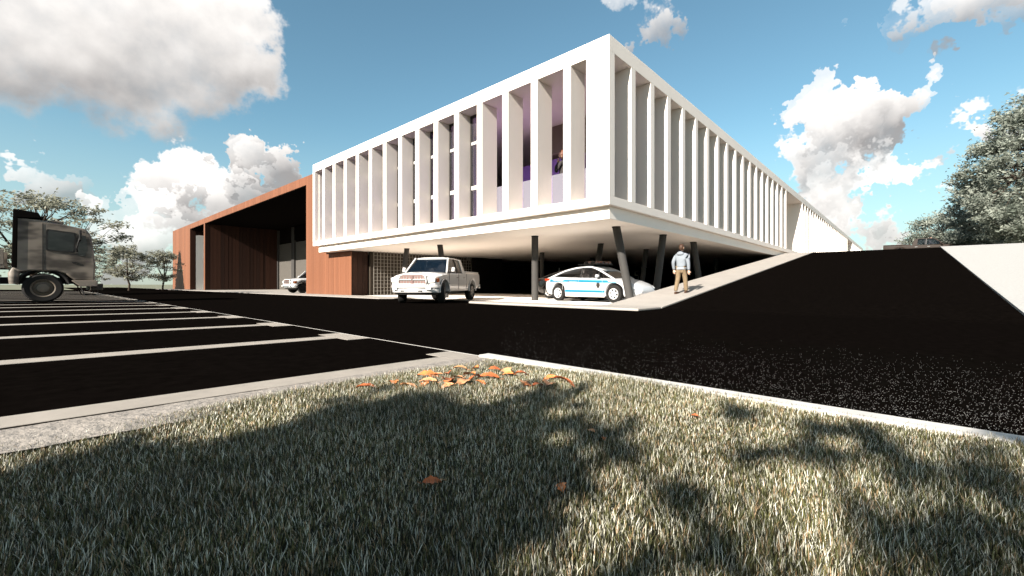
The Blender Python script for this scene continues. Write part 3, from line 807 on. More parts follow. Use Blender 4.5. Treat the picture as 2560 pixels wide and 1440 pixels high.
# ---- patrol car: origin on the ground below the middle, nose along +x
def make_sedan(name, paint, rim, loc, rzv, label, cat, marked=True):
    T = tag(empty(name, loc, rzv), label, cat)
    S = 1.0
    AX = (1.49, -1.49); AR = .405; WR = .365
    xs = stations(-2.38, 2.50, 50, AX, AR)
    zb = lambda x: arch(x, AX, AR, .37, lerp([(-2.38, .42), (-2.2, .30), (-1.9, .25), (1.95, .24), (2.3, .26), (2.5, .36)], x))
    zt = lambda x: lerp([(-2.38, .98), (-2.30, 1.08), (-1.9, 1.10), (-1.2, 1.07), (0, 1.03), (.8, 1.00), (1.3, .96), (1.8, .88), (2.2, .76), (2.42, .62), (2.5, .52)], x)
    hw = lambda x: lerp([(-2.38, .78), (-2.2, .88), (-1.5, .95), (0, .96), (1.4, .95), (1.9, .88), (2.25, .74), (2.5, .50)], x)
    cr = lambda x: lerp([(-2.38, .0), (-1.9, .0), (.8, .02), (1.2, .06), (1.8, .07), (2.3, .05), (2.5, .02)], x)
    body_loft(xs, zb, zt, hw, cr, .88, .93).build('body', paint, T, smooth=38)
    # greenhouse
    rt = lambda x: lerp([(-2.15, 1.10), (-1.8, 1.22), (-1.3, 1.38), (-.8, 1.49), (-.2, 1.545), (.15, 1.53), (.5, 1.42), (.9, 1.24), (1.25, 1.06), (1.4, .98)], x)
    gx = [-2.15, -1.9, -1.6, -1.3, -1.0, -.7, -.4, -.1, .15, .4, .65, .9, 1.15, 1.4]
    def wg(x, z):
        b = lerp([(-2.15, .72), (-1.5, .80), (0, .82), (.9, .80), (1.4, .72)], x)
        t = max(0.0, (z - 1.02) / .53)
        return b - .25 * t
    roof = MB(); rs = []
    for x in gx[2:11]:
        z = rt(x); w = wg(x, z)
        rs.append([(x, -w - .015, z - .055), (x, -w * .96, z), (x, -w * .5, z + .03), (x, 0, z + .038), (x, w * .5, z + .03), (x, w * .96, z), (x, w + .015, z - .055)])
    roof.rings(rs).build('roof', paint, T, smooth=50)
    tail = MB(); rs = []
    for x in gx[:3]:
        z = rt(x); w = wg(x, z)
        rs.append([(x, -w - .012, z - .06), (x, -w * .95, z), (x, 0, z + .03), (x, w * .95, z), (x, w + .012, z - .06)])
    tail.rings(rs).build('rear_window', M_TRIM, T, smooth=50)
    for s in (-1, 1):
        top = [(x, s * (wg(x, rt(x)) + .005), rt(x) - .03) for x in gx[:1] + gx[1:]]
        MB().tube([(x, y, z) for x, y, z in top], .042, 8).build('roof_rail', paint, T, smooth=60)
        def win(x0, x1, n=8):
            up = []; lo = []
            for k in range(n + 1):
                x = x0 + (x1 - x0) * k / n; z = rt(x) - .05
                zl = min(1.06, z)
                up.append((x, s * (wg(x, z) + .004), z)); lo.append((x, s * (wg(x, zl) + .004), zl))
            b = MB(); v = lo + up; f = [(k, k + 1, n + 2 + k, n + 1 + k) for k in range(n)]
            return b.add(v, f).build('side_window', M_CARGLASS, T)
        win(-1.45, -.36); win(-.24, .98)
        x = -.30
        MB().bar((x, s * wg(x, 1.02), 1.02), (x, s * wg(x, 1.48), 1.49), .09, .03, (0, 1, 0)).build('pillar', M_TRIM, T)
        MB().bar((.62, s * wg(.62, 1.0), 1.0), (.62, s * wg(.62, 1.34), 1.33), .035, .03, (0, 1, 0)).build('pillar', M_TRIM, T)
        mo = MB().prism([(-.06, -.07), (.10, -.05), (.10, .05), (-.04, .07)], 'y', -.06, .07).build('mirror', paint, T, bevel=.03)
        mo.location = (.72, s * 1.03, 1.10)
        MB().bar((.74, s * .86, 1.04), (.74, s * .98, 1.06), .05, .03).build('mirror_arm', M_TRIM, T)
        MB().prism([(-2.36, 1.02), (-2.02, 1.03), (-2.10, .93), (-2.34, .91)], 'y', s * .86 - .04, s * .885 + .02).build('tail_light', M_RED if marked else mat('dark_red_lens', (.02, .004, .003), .3, .4), T, bevel=.01)
        MB().prism([(1.72, .84), (2.22, .70), (2.34, .58), (2.15, .56), (1.80, .70)], 'y', s * .76 - .14, s * .80 + .055).build('headlight', M_LAMP, T, bevel=.03)
        sill = MB().box(-1.05, 1.05, s * .93 - .03, s * .94 + .03, .22, .36).build('sill', M_SOFFIT if marked else M_TRIM, T, bevel=.02)
        for dx in (-.30, .95, -1.20):
            MB().box(dx - .005, dx + .005, s * .945, s * .9625, .42, 1.0).build('door_seam', mat('seam_grey', (.35, .33, .32), .6, .2), T)
        if marked:
            def stripe(x0, x1, z0, z1, dz):
                n = 14; v = []; f = []
                for k in range(n + 1):
                    x = x0 + (x1 - x0) * k / n; y = hw(x)
                    for z in (z0, z1): v.append((x, s * (y * (1.0 if z < .9 else .975) + .006), z + dz * (x - x0)))
                f = [(2 * k, 2 * k + 2, 2 * k + 3, 2 * k + 1) for k in range(n)]
                MB().add(v, f).build('stripe', M_BLUE, T)
            stripe(-2.02, 1.60, .885, .985, -.022)
            stripe(-1.06, 1.06, .42, .51, -.006)
            y = s * .972
            sh = MB().prism([(.66, .80), (.74, .82), (.82, .80), (.83, .68), (.74, .56), (.65, .68)], 'y', y - .006, y + .002).build('shield_emblem', M_FRAME, T)
            MB().prism([(.69, .77), (.74, .78), (.79, .77), (.79, .69), (.74, .62), (.69, .69)], 'y', y + s * .0025 - .001, y + s * .0025 + .001).build('shield_field', M_STEEL, sh)
            for k in range(3):
                MB().prism([(-.98 + k * .05, .72 - k * -.075), (-.93 + k * .05, .72 + k * .075), (-.92 + k * .05, .745 + k * .075), (-.97 + k * .05, .745 + k * .075)], 'y', y - .004, y + .002).build('lettering', M_RED, T)
                MB().box(-.90 + k * .05, -.45 + k * .04, y - .004, y + .0015, .725 + k * .075, .737 + k * .075).build('lettering', mat('letter_grey', (.4, .4, .42), .6, .2), T)
            for k in range(9):
                MB().box(-2.06 + k * .062, -2.06 + k * .062 + .04, s * .905 - .02, s * .935, .845, .875).build('lettering', mat('letter_blue', (.10, .14, .2), .6, .2), T)
    MB().slab([(.33, .52, 1.47), (.33, -.52, 1.47), (1.36, -.66, 1.01), (1.36, .66, 1.01)], .01).build('windscreen', glass('screen_glass', (.6, .62, .7), .5, 2.2), T)
    MB().box(2.18, 2.42, -.42, .42, .34, .56).build('grille', M_TRIM, T, bevel=.04)
    for y in (-.36, .36):
        MB().box(-.45, -.33, y - .22, y + .22, 1.0, 1.22).box(-.44, -.35, y - .1, y + .1, 1.23, 1.38).build('seat', M_SEAT, T, bevel=.03)
    if marked:                          # light bar
        lb = MB().box(-.62, .42, -.60, .60, 1.605, 1.65).build('light_bar', M_TRIM, T, bevel=.01)
        M_DOME = mat('light_dome', (.10, .03, .012), .2, .6, coat=.6)
        for k in range(4):
            for y in (-.42, -.14, .14, .42):
                bm = MB().lathe([(.0, .12), (.09, .10), (.115, .05), (.115, 0), (.0, 0)], 12, axis='z')
                d = bm.build('light_dome', M_DOME if k % 2 else M_TRIM, lb, smooth=60); d.location = (-.28 + k * .2, y, 1.652)
        MB().box(-.2, .2, -.62, -.56, 1.56, 1.604).build('light_bar_foot', M_TRIM, T)
        MB().box(-.2, .2, .56, .62, 1.56, 1.604).build('light_bar_foot', M_TRIM, T)
    MB().box(-1.9, 1.9, -.7, .7, .18, .26).build('underbody', M_TRIM, T)
    for ax in AX:
        for s in (-1, 1): wheel(T, ax, s * .86, WR, .22, s, rim, 'spoke')
    return T
M_RIMW = mat('white_rim', (0.532, 0.518, 0.504), .35, .5)
patrol = make_sedan('patrol_car', mat('patrol_white', (0.432, 0.432, 0.4356), .3, .5, coat=.6), M_RIMW, (3.72, 2.72, .003), R_(-90 - 5), 'white patrol car with two blue stripes and a roof light bar', 'police car')
dark = make_sedan('parked_car', M_DARKCAR, M_STEEL, (6.2, 5.1, .003), R_(-86), 'black car parked behind the patrol car in the shade', 'car', marked=False)

# ---- army lorry on the lot
M_CAMO = mat('camouflage_paint', (0.1966, 0.1638, 0.131), .55, .3, col2=(.05, .041, .033), vscale=1.0, detail=2, stretch=(1, 1, 2.2))
def make_lorry(loc):
    T = tag(empty('army_lorry', loc, 0), 'brown camouflaged army lorry with a black air intake parked in the lot', 'lorry')
    # origin below the front axle, nose along +x, near side at y=-1.22
    W = 1.24
    side = [(-.76, 1.02), (-.60, 1.16), (-.35, 1.22), (.35, 1.22), (.60, 1.12), (.85, .86), (1.42, .84), (1.46, 1.5), (1.40, 2.02), (1.30, 2.75), (1.16, 2.95), (-.1, 3.18), (-.76, 3.22)]
    MB().prism(side, 'y', -W, W).build('cab', M_CAMO, T, bevel=.06, seg=3)
    for s in (-1, 1):
        y = s * (W + .004)
        MB().prism([(.12, 2.06), (.82, 2.02), (.84, 2.72), (.12, 2.80)], 'y', y - .012, y + .008).build('side_window', glass('lorry_glass', (.8, .85, .85), .8, 1.0), T)
        fr = MB()
        for a, b in (((.10, 2.04), (.84, 2.00)), ((.84, 2.0), (.86, 2.74)), ((.86, 2.74), (.10, 2.82)), ((.10, 2.82), (.10, 2.04))):
            fr.bar((a[0], y, a[1]), (b[0], y, b[1]), .05, .04, (0, 1, 0))
        fr.build('window_frame', M_TRIM, T)
        MB().prism([(.94, 1.86), (1.14, 1.84), (1.24, 2.1), (1.16, 2.66), (.95, 2.70)], 'y', y - .012, y + .008).build('quarter_window', MATS['lorry_glass'], T)
        MB().box(-.02, .0, y - .004, y + .008, 1.15, 3.05).build('door_seam', M_TRIM, T)
        MB().box(.78, .90, y - .02, y + .03, 1.55, 1.60).build('door_handle', M_TRIM, T)
        MB().tube([(1.12, y, 2.82), (1.02, y + s * .22, 2.80), (.90, y + s * .24, 2.1), (.92, y, 2.02)], .022, 8).build('mirror_arm', M_TRIM, T, smooth=60)
        MB().box(.96, 1.04, y + s * .14, y + s * .32, 2.45, 2.86).build('mirror', M_TRIM, T, bevel=.02)
        MB().prism([(.75, .86), (1.5, .86), (1.5, .62), (1.0, .62)], 'y', y - .3, y).build('lower_panel', M_CAMO, T, bevel=.02)
        arch_ = []
        for k in range(13):
            a = R_(12 + 156 * k / 12); arch_.append((.0 + .72 * math.cos(a), y - s * .1, .56 + .72 * math.sin(a)))
        MB().tube(arch_, .07, 6).build('wheel_arch', M_TRIM, T, smooth=60)
        MB().tube([(1.02, y - s * .06, .62), (1.14, y - s * .06, .26), (1.50, y - s * .06, .26), (1.56, y - s * .06, .62)], .022, 6).build('step', M_TRIM, T)
    # black intake: flat duct on the cab's rear corner with a hooded top
    MB().prism([(-.80, 1.35), (-.66, 1.32), (-.64, 3.20), (-.02, 3.24), (-.12, 3.44), (-.62, 3.52), (-.76, 3.52)], 'y', -W - .03, -W + .30).build('air_intake', M_BLACK, T, bevel=.025)
    MB().prism([(-.72, 3.22), (.0, 3.18), (-.16, 3.42), (-.70, 3.46)], 'y', -W + .31, W - .1).build('roof_fairing', M_BLACK, T, bevel=.03)
    MB().tube([(-.73, -W + .10, 1.35), (-.74, -W + .1, 1.12), (-.74, -W + .1, .72)], [.07, .16, .13], 10).build('air_cleaner', M_CAMO, T, smooth=60)
    MB().box(1.30, 1.68, -1.22, 1.22, .46, .74).build('bumper', M_CAMO, T, bevel=.03)
    MB().box(.05, .55, -.9, .9, 3.10, 3.22).build('roof_hatch', M_CAMO, T, bevel=.03)
    MB().slab([(1.41, 1.08, 2.02), (1.41, -1.08, 2.02), (1.31, -1.04, 2.72), (1.31, 1.04, 2.72)], -.012).build('windscreen', MATS['lorry_glass'], T)
    MB().box(-6.2, -.95, -1.22, 1.22, 1.30, 1.42).build('cargo_bed', M_CAMO, T, bevel=.02)
    for s in (-1, 1):
        for k in range(4):
            MB().box(-6.2 + k * 1.31, -6.2 + k * 1.31 + 1.29, s * 1.2 - .03, s * 1.2 + .03, 1.43, 2.0).build('side_board', M_CAMO, T, bevel=.015)
    MB().box(-6.2, -6.14, -1.15, 1.15, 1.43, 2.0).build('tail_board', M_CAMO, T, bevel=.015)
    MB().box(-6.0, 1.2, -.45, .45, .72, .98).build('chassis', M_TRIM, T)
    MB().box(-2.2, -1.1, -1.15, -.55, .62, 1.15).build('fuel_tank', M_CAMO, T, bevel=.06)
    for ax in (0, -3.4, -4.75):
        for s in (-1, 1):
            wheel(T, ax, s * 1.03, .56, .40, s, mat('lorry_rim', (.12, .095, .07), .5, .4), 'disc')
    return T
lorry = make_lorry((-12.92, 18.35, lz(-12.92)))
# ------------------------------------------------------------------ people
M_HOOD = mat('grey_hoodie', (0.1764, 0.1944, 0.2124), .9, .1, var=.10, vscale=9, bump=.35, bscale=14, dist=.02)
M_KHAKI = mat('khaki_trousers', (0.161, 0.1155, 0.07), .9, .1, var=.22, vscale=12, bump=.6, bscale=13, dist=.02)
M_SHOE = mat('brown_shoe', (.05, .025, .015), .5, .3)
def hand_mesh(curl=.5, m=M_SKIN):
    """palm with four fingers and a thumb hanging down -z, thumb towards +x"""
    b = MB()
    b.rings([[(-.035, -.014, 0), (.03, -.014, 0), (.03, .014, 0), (-.035, .014, 0)], [(-.042, -.014, -.05), (.042, -.014, -.05), (.042, .016, -.05), (-.042, .016, -.05)], [(-.040, -.012, -.095), (.040, -.012, -.09), (.040, .012, -.09), (-.040, .012, -.095)]])
    for k, L in enumerate((.062, .078, .084, .074)):
        x = -.031 + k * .0207
        p = [Vector((x, 0, -.085))]; a = .15
        for j in range(3):
            a += curl * .55; l = L * (.45, .32, .23)[j]
            p.append(p[-1] + Vector((0, math.sin(a) * l, -math.cos(a) * l)))
        b.tube(p, [.0095, .009, .0085, .007], 6)
    b.tube([(.032, 0, -.025), (.058, .012, -.05), (.062, .026, -.078)], [.013, .011, .008], 6)
    me = b.mesh('hand'); me.materials.append(m)
    for p in me.polygons: p.use_smooth = True
    return me
HAND = hand_mesh()

# man walking up the slope, seen from behind; faces +x
fx, fy = 2.98, -1.28
man = tag(empty('person', (fx, fy, rz(fx) + .035), R_(-6)), 'man in a grey hoodie and khaki trousers walking up the concrete slope', 'person')
s_ = SL                               # floor rises under the leading foot
J = [(0, 0, .91, .115, .15),                                                # 0 pelvis
     (-.01, .09, .88, .108, .108), (-.06, .105, .50, .088, .088), (-.20, .11, .13, .072, .072), (-.19, .11, .08, .066, .066),   # left leg trailing 1-4
     (.01, -.09, .88, .108, .108), (.09, -.11, .51, .088, .088), (.13, -.115, .13, .074, .074), (.13, -.115, .085, .068, .068)]     # right leg leading 5-8
E = [(0, 1), (1, 2), (2, 3), (3, 4), (0, 5), (5, 6), (6, 7), (7, 8)]
me = person_mesh(J, E); me.materials.append(M_KHAKI)
link('trousers', me, man)
J = [(0, 0, .89, .165, .205), (.0, 0, 1.08, .135, .185), (.0, 0, 1.26, .145, .21), (.0, 0, 1.41, .115, .18), (.01, 0, 1.49, .06, .075), (.015, 0, 1.54, .05, .055),
     (.0, .20, 1.40, .085, .085), (-.06, .285, 1.15, .070, .070), (.02, .30, .93, .058, .058), (.04, .295, .87, .048, .048),
     (.0, -.20, 1.40, .085, .085), (-.03, -.28, 1.14, .070, .070), (-.02, -.29, .91, .058, .058), (-.01, -.29, .84, .048, .048)]
E = [(0, 1), (1, 2), (2, 3), (3, 4), (4, 5), (3, 6), (6, 7), (7, 8), (8, 9), (3, 10), (10, 11), (11, 12), (12, 13)]
me = person_mesh(J, E); me.materials.append(M_HOOD)
link('body', me, man)
bm = bmesh.new(); bmesh.ops.create_uvsphere(bm, u_segments=18, v_segments=12, radius=1)
for v in bm.verts: v.co = (v.co.x * .085 - .075 - .03 * (v.co.z < 0) * -v.co.z, v.co.y * .135, v.co.z * .075 + 1.475 - .02 * abs(v.co.y))
mh = bpy.data.meshes.new('hood'); bm.to_mesh(mh); bm.free(); mh.materials.append(M_HOOD)
for p in mh.polygons: p.use_smooth = True
link('hood', mh, man)
wb_ = MB().lathe([(.150, .875), (.158, .90), (.158, .935), (.148, .955)], 20, axis='z').build('waistband', mat('hoodie_rib', (.22, .235, .25), .9, .1), man, smooth=60)
wb_.scale = (1.0, 1.26, 1)
h = link('head', HEAD, man); h.location = (.015, 0, 1.545); h.scale = (1.0, 1.02, 1.0); h.rotation_euler = (0, 0, R_(-8))
h2 = link('hair', HAIR, man); h2.location = (.015, 0, 1.545); h2.scale = (1.0, 1.02, 1.0); h2.rotation_euler = (0, 0, R_(-8))
ha = link('hand', HAND, man); ha.location = (.05, .295, .86); ha.rotation_euler = (0, .1, R_(-90))
hb_ = link('hand', HAND, man); hb_.location = (.0, -.29, .83); hb_.rotation_euler = (0, .1, R_(-90))
for (x, y, z, rot) in ((-.16, .105, .0 - .02, -.25), (.17, -.11, .015, .02)):
    me_ = MB().rings([[(-.10, -.035, 0), (-.10, .035, 0), (-.10, .032, .06), (-.10, -.032, .06)], [(-.05, -.043, 0), (-.05, .043, 0), (-.05, .036, .095), (-.05, -.036, .095)], [(.05, -.045, 0), (.05, .045, 0), (.05, .036, .075), (.05, -.036, .075)], [(.13, -.045, 0), (.13, .045, 0), (.13, .038, .05), (.13, -.038, .05)], [(.175, -.02, .005), (.175, .02, .005), (.175, .018, .03), (.175, -.018, .03)]])
    sh = me_.build('shoe', M_SHOE, man, smooth=50); sh.location = (x, y, z + .0); sh.rotation_euler = (0, rot * .35 - .06, 0)

# woman at the gallery rail upstairs, hand at her chin, facing left along +y
wp = on_x(1404, 420, 1.75)
woman = tag(empty('person', (1.75, wp.y - .08, 3.772), R_(100)), 'woman in a dark jacket upstairs between the fins, hand at her chin', 'person')
M_JACK = mat('dark_suit', (.035, .03, .03), .8, .2)
J = [(0, 0, .93, .12, .15), (0, .085, .86, .09, .09), (0, .09, .48, .065, .065), (0, .09, .09, .045, .045), (0, -.085, .86, .09, .09), (0, -.09, .48, .065, .065), (0, -.09, .09, .045, .045),
     (0, 0, 1.10, .11, .14), (0, 0, 1.28, .12, .165), (0, 0, 1.42, .085, .13), (.01, 0, 1.50, .048, .048), (.015, 0, 1.56, .045, .045),
     (0, .175, 1.40, .06, .06), (.12, .22, 1.14, .05, .05), (.19, .10, 1.33, .042, .042), (.15, .03, 1.46, .03, .03),
     (0, -.175, 1.40, .06, .06), (.0, -.23, 1.14, .05, .05), (.12, -.10, 1.02, .042, .042)]
E = [(0, 1), (1, 2), (2, 3), (0, 4), (4, 5), (5, 6), (0, 7), (7, 8), (8, 9), (9, 10), (10, 11), (9, 12), (12, 13), (13, 14), (14, 15), (9, 16), (16, 17), (17, 18)]
me = person_mesh(J, E); me.materials.append(M_JACK)
link('body', me, woman)
h = link('head', HEAD, woman); h.location = (.02, 0, 1.555)
h2 = link('hair', hair_mesh(long=.5, m=mat('auburn_hair', (.10, .032, .014), .55, .3)), woman); h2.location = (.02, 0, 1.555)
ha = link('hand', HAND, woman); ha.location = (.15, .03, 1.44); ha.rotation_euler = (R_(165), 0, R_(90))
for y in (.09, -.09):
    MB().rings([[(-.06, y - .035, 0), (-.06, y + .035, 0), (-.06, y + .03, .07), (-.06, y - .03, .07)], [(.06, y - .038, 0), (.06, y + .038, 0), (.06, y + .03, .06), (.06, y - .03, .06)], [(.17, y - .02, 0), (.17, y + .02, 0), (.17, y + .018, .03), (.17, y - .018, .03)]]).build('shoe', M_BLACK, woman, smooth=50)
woman.scale = (1.42,) * 3
# ------------------------------------------------------------------ trees
def leaf_mat(name, col, col2, transl=.45):
    return mat(name, col, .6, .25, col2=col2, vscale=.9, detail=4, transl=transl)
M_BARK = mat('bark', (.045, .032, .024), .9, .1, var=.3, vscale=4, bump=.5, bscale=18)
M_LEAF_A = leaf_mat('leaf_pale', (.33, .325, .245), (.18, .18, .135))
M_LEAF_B = leaf_mat('leaf_grey_green', (.33, .35, .295), (.13, .15, .12))
M_LEAF_C = leaf_mat('leaf_dark', (.06, .075, .045), (.03, .04, .025))
def grow_tree(seed, height, rx, z0, clumps, per, leaf, cr, flat=.5, trunk_r=.16, taper=0.0, hollow=.45, upsweep=.15, lean=0.0, forks=5):
    """limbs run from a forking trunk to leaf clumps spread through an uneven crown"""
    rd = random.Random(seed); rng = np.random.default_rng(seed); wood = MB()
    H = height; zc, hz = (H + z0) / 2, (H - z0) / 2
    ph = [rd.uniform(0, 6.28) for _ in range(6)]
    cs = []
    while len(cs) < clumps:
        a = rd.uniform(0, 6.283); u = rd.uniform(-1, 1); rr = hollow + (1 - hollow) * rd.random() ** .6
        bump = 1 + .16 * math.sin(2 * a + ph[0]) + .12 * math.sin(3 * a + 4 * u + ph[1]) + .10 * math.sin(5 * a - 3 * u + ph[2])
        w = math.sqrt(max(0, 1 - u * u)) * bump * rr * (1 - taper * (u + 1) / 2)
        cs.append(Vector((w * rx * math.cos(a) + lean * (u + 1), w * rx * math.sin(a), zc + hz * u * (.72 + .28 * rr) * (1 + .06 * math.sin(4 * a + ph[3])))))
    # trunk and main forks
    fz = z0 + .10 * (H - z0)
    tr = [Vector((0, 0, 0)), Vector((rd.uniform(-.1, .1), rd.uniform(-.1, .1), fz * .5)), Vector((rd.uniform(-.2, .2), rd.uniform(-.2, .2), fz)), Vector((rd.uniform(-.3, .3) + lean * .6, rd.uniform(-.3, .3), zc + hz * .3)), Vector((lean * 1.4, 0, H - hz * .25))]
    wood.tube(tr, [trunk_r, trunk_r * .85, trunk_r * .72, trunk_r * .42, trunk_r * .12], 8, cap=False)
    nodes = [(tr[2], trunk_r * .45), ((tr[2] + tr[3]) / 2, trunk_r * .42), (tr[3], trunk_r * .36)]
    for k in range(forks):
        a = 6.283 * k / forks + rd.uniform(-.4, .4); r1 = rx * rd.uniform(.3, .5)
        q = Vector((r1 * math.cos(a), r1 * math.sin(a), rd.uniform(fz + .15 * hz, zc + .3 * hz)))
        mid = (tr[2] + q) / 2 + Vector((0, 0, -.08 * rx))
        wood.tube([tr[2], mid, q], [trunk_r * .5, trunk_r * .36, trunk_r * .24], 6, cap=False); nodes.append((q, trunk_r * .22))
    P = []
    for c in cs:
        n, r = min(nodes, key=lambda t: (t[0] - c).length + (.6 if t[0].z > c.z + .3 else 0))
        mid = (n + c) / 2 + Vector((rd.uniform(-.1, .1), rd.uniform(-.1, .1), -.06)) * rx * .5
        wood.tube([n, mid, c], [min(r, .06 + .01 * rx) * .8, min(r, .05) * .5, .008], 4, cap=False)
        out = Vector((c.x, c.y, 0)); out = out.normalized() if out.length > .05 else Vector((1, 0, 0))
        k = cr * rd.uniform(.6, 1.35)
        for t in range(4):                                   # twigs
            dr = (out * rd.uniform(.2, 1) + Vector((rd.uniform(-1, 1), rd.uniform(-1, 1), rd.uniform(-.2, .5)))).normalized()
            e = c + dr * k * 1.25; wood.tube([c, (c + e) / 2 + Vector((0, 0, .05 * k)), e], [.010, .007, .003], 3, cap=False)
            m = int(per * .15)
            tt = rng.uniform(.2, 1.05, (m, 1)); P.append(np.array(c)[None] + np.array(dr)[None] * k * 1.25 * tt + rng.normal(0, .09 * k, (m, 3)))
        m = int(per * .4)
        g = rng.normal(0, 1, (m, 3)) * np.array([k * .55, k * .55, k * .55 * flat]); g[:, 2] += upsweep * np.hypot(g[:, 0], g[:, 1])
        P.append(np.array(c)[None] + g)
    return wood, np.concatenate(P), rng
def leaf_cloud(P, rng, size, droop=.3, elong=1.9):
    N = len(P)
    a = rng.normal(0, 1, (N, 3)); a[:, 2] *= .55; a[:, 2] -= droop; a /= np.linalg.norm(a, axis=1, keepdims=True)
    b = rng.normal(0, 1, (N, 3)); b -= a * (a * b).sum(1, keepdims=True); b /= np.linalg.norm(b, axis=1, keepdims=True)
    s = size * rng.uniform(.6, 1.3, (N, 1))
    v = np.empty((N, 4, 3)); v[:, 0] = P; v[:, 1] = P + a * s * elong * .5 + b * s * .42; v[:, 2] = P + a * s * elong; v[:, 3] = P + a * s * elong * .5 - b * s * .42
    return v.reshape(-1, 3), np.arange(N * 4).reshape(-1, 4)
def np_mesh(name, v, f, m):
    me = bpy.data.meshes.new(name); k = f.shape[1]
    me.vertices.add(len(v)); me.vertices.foreach_set('co', v.astype(np.float32).ravel())
    me.loops.add(f.size); me.loops.foreach_set('vertex_index', f.astype(np.int32).ravel())
    me.polygons.add(len(f)); me.polygons.foreach_set('loop_start', np.arange(0, f.size, k, dtype=np.int32)); me.polygons.foreach_set('loop_total', np.full(len(f), k, dtype=np.int32))
    me.update(calc_edges=True); me.materials.append(m)
    return me
def tree(loc, label, seed, height, m, leafsize=.16, group=None, droop=.3, elong=1.9, **kw):
    t = tag(empty('tree', loc), label, 'tree', group)
    w, P, rng = grow_tree(seed, height, leaf=leafsize, **kw)
    w.build('trunk', M_BARK, t, smooth=60)
    v, f = leaf_cloud(P, rng, leafsize, droop, elong)
    link('crown', np_mesh('crown', v, f, m), t)
    return t, len(P)
G1 = 'trees behind the parking lot'
def at_px(px, dist):
    r = ray(px, 711); return CAM + r * dist
nl = []
p = at_px(85, 30); nl.append(tree((p.x, p.y, -.1), 'large spreading tree rising behind the army lorry', 11, 7.0, M_LEAF_A, .115, G1, rx=5.0, z0=1.5, clumps=140, per=75, cr=.62, flat=.40, trunk_r=.22, forks=7))
p = at_px(225, 52); nl.append(tree((p.x, p.y, -.1), 'small tree half hidden by the nose of the army lorry', 21, 4.6, M_LEAF_A, .115, G1, rx=1.9, z0=1.1, clumps=60, per=60, cr=.5, flat=.4, trunk_r=.10))
p = at_px(322, 52); nl.append(tree((p.x, p.y, -.1), 'small round tree standing free left of the orange hall', 31, 5.6, M_LEAF_A, .115, G1, rx=2.05, z0=1.2, clumps=85, per=62, cr=.5, flat=.36, trunk_r=.12, taper=.25))
p = at_px(406, 56); nl.append(tree((p.x, p.y, -.1), 'small tree next to the left end of the orange hall', 41, 5.2, M_LEAF_A, .115, G1, rx=1.85, z0=1.2, clumps=70, per=60, cr=.5, flat=.36, trunk_r=.11, taper=.2))
G2 = 'trees beyond the top of the slope'
for px, d, h, lab, sd, r_, n_ in ((2590, 33, 11.5, 'tall grey green tree filling the right edge above the slope', 51, 4.9, 330), (2450, 40, 6.6, 'bushy grey green tree left of the tall tree above the slope', 61, 2.9, 130), (2345, 50, 5.2, 'low bushy tree behind the dark pickup above the slope', 71, 2.6, 110), (2500, 52, 7.0, 'dark bushy tree deep between the taller trees above the slope', 81, 3.6, 120)):
    p = at_px(px, d)
    nl.append(tree((p.x, p.y, ZT - .05), lab, sd, h, M_LEAF_B, .12, G2, rx=r_, z0=.2, clumps=n_, per=150, cr=.85, flat=.55, trunk_r=.26, upsweep=.35, taper=.35 if px == 2590 else .1, droop=-.25, elong=2.3))
# trees outside the picture whose shadows fall into it
tree((-20.0, -6.62, 0), 'small dense tree behind the camera shading the left of the lawn', 91, 4.55, M_LEAF_A, .12, None, rx=1.05, z0=1.9, clumps=150, per=70, cr=.24, flat=.7, trunk_r=.09, hollow=.1)
tree((-20.2, -8.5, 0), 'small open tree behind the camera dappling the right of the lawn', 95, 5.4, M_LEAF_A, .07, None, rx=1.8, z0=2.0, clumps=130, per=34, cr=.07, flat=.7, trunk_r=.06, hollow=.15)
print('tree leaves', [n[1] for n in nl])
def cypress(loc, h, r, label):
    t = tag(empty('cypress', loc), label, 'tree')
    rng = np.random.default_rng(4); N = 15000
    z = rng.uniform(.06, 1, N); rr = r * np.minimum(1, (1 - z) * h / 5.2) * np.sqrt(rng.uniform(.2, 1, N)); a = rng.uniform(0, 2 * np.pi, N)
    P = np.stack([rr * np.cos(a), rr * np.sin(a), z * h], 1)
    v, f = leaf_cloud(P, rng, .5); link('crown', np_mesh('crown', v, f, M_LEAF_C), t)
    MB().tube([(0, 0, 0), (0, 0, h * .9)], [.25, .04], 8).build('trunk', M_BARK, t)
cypress((-25, 71.0, -.1), 18.6, 3.2, 'narrow cypress outside the picture shading the end of the orange hall')

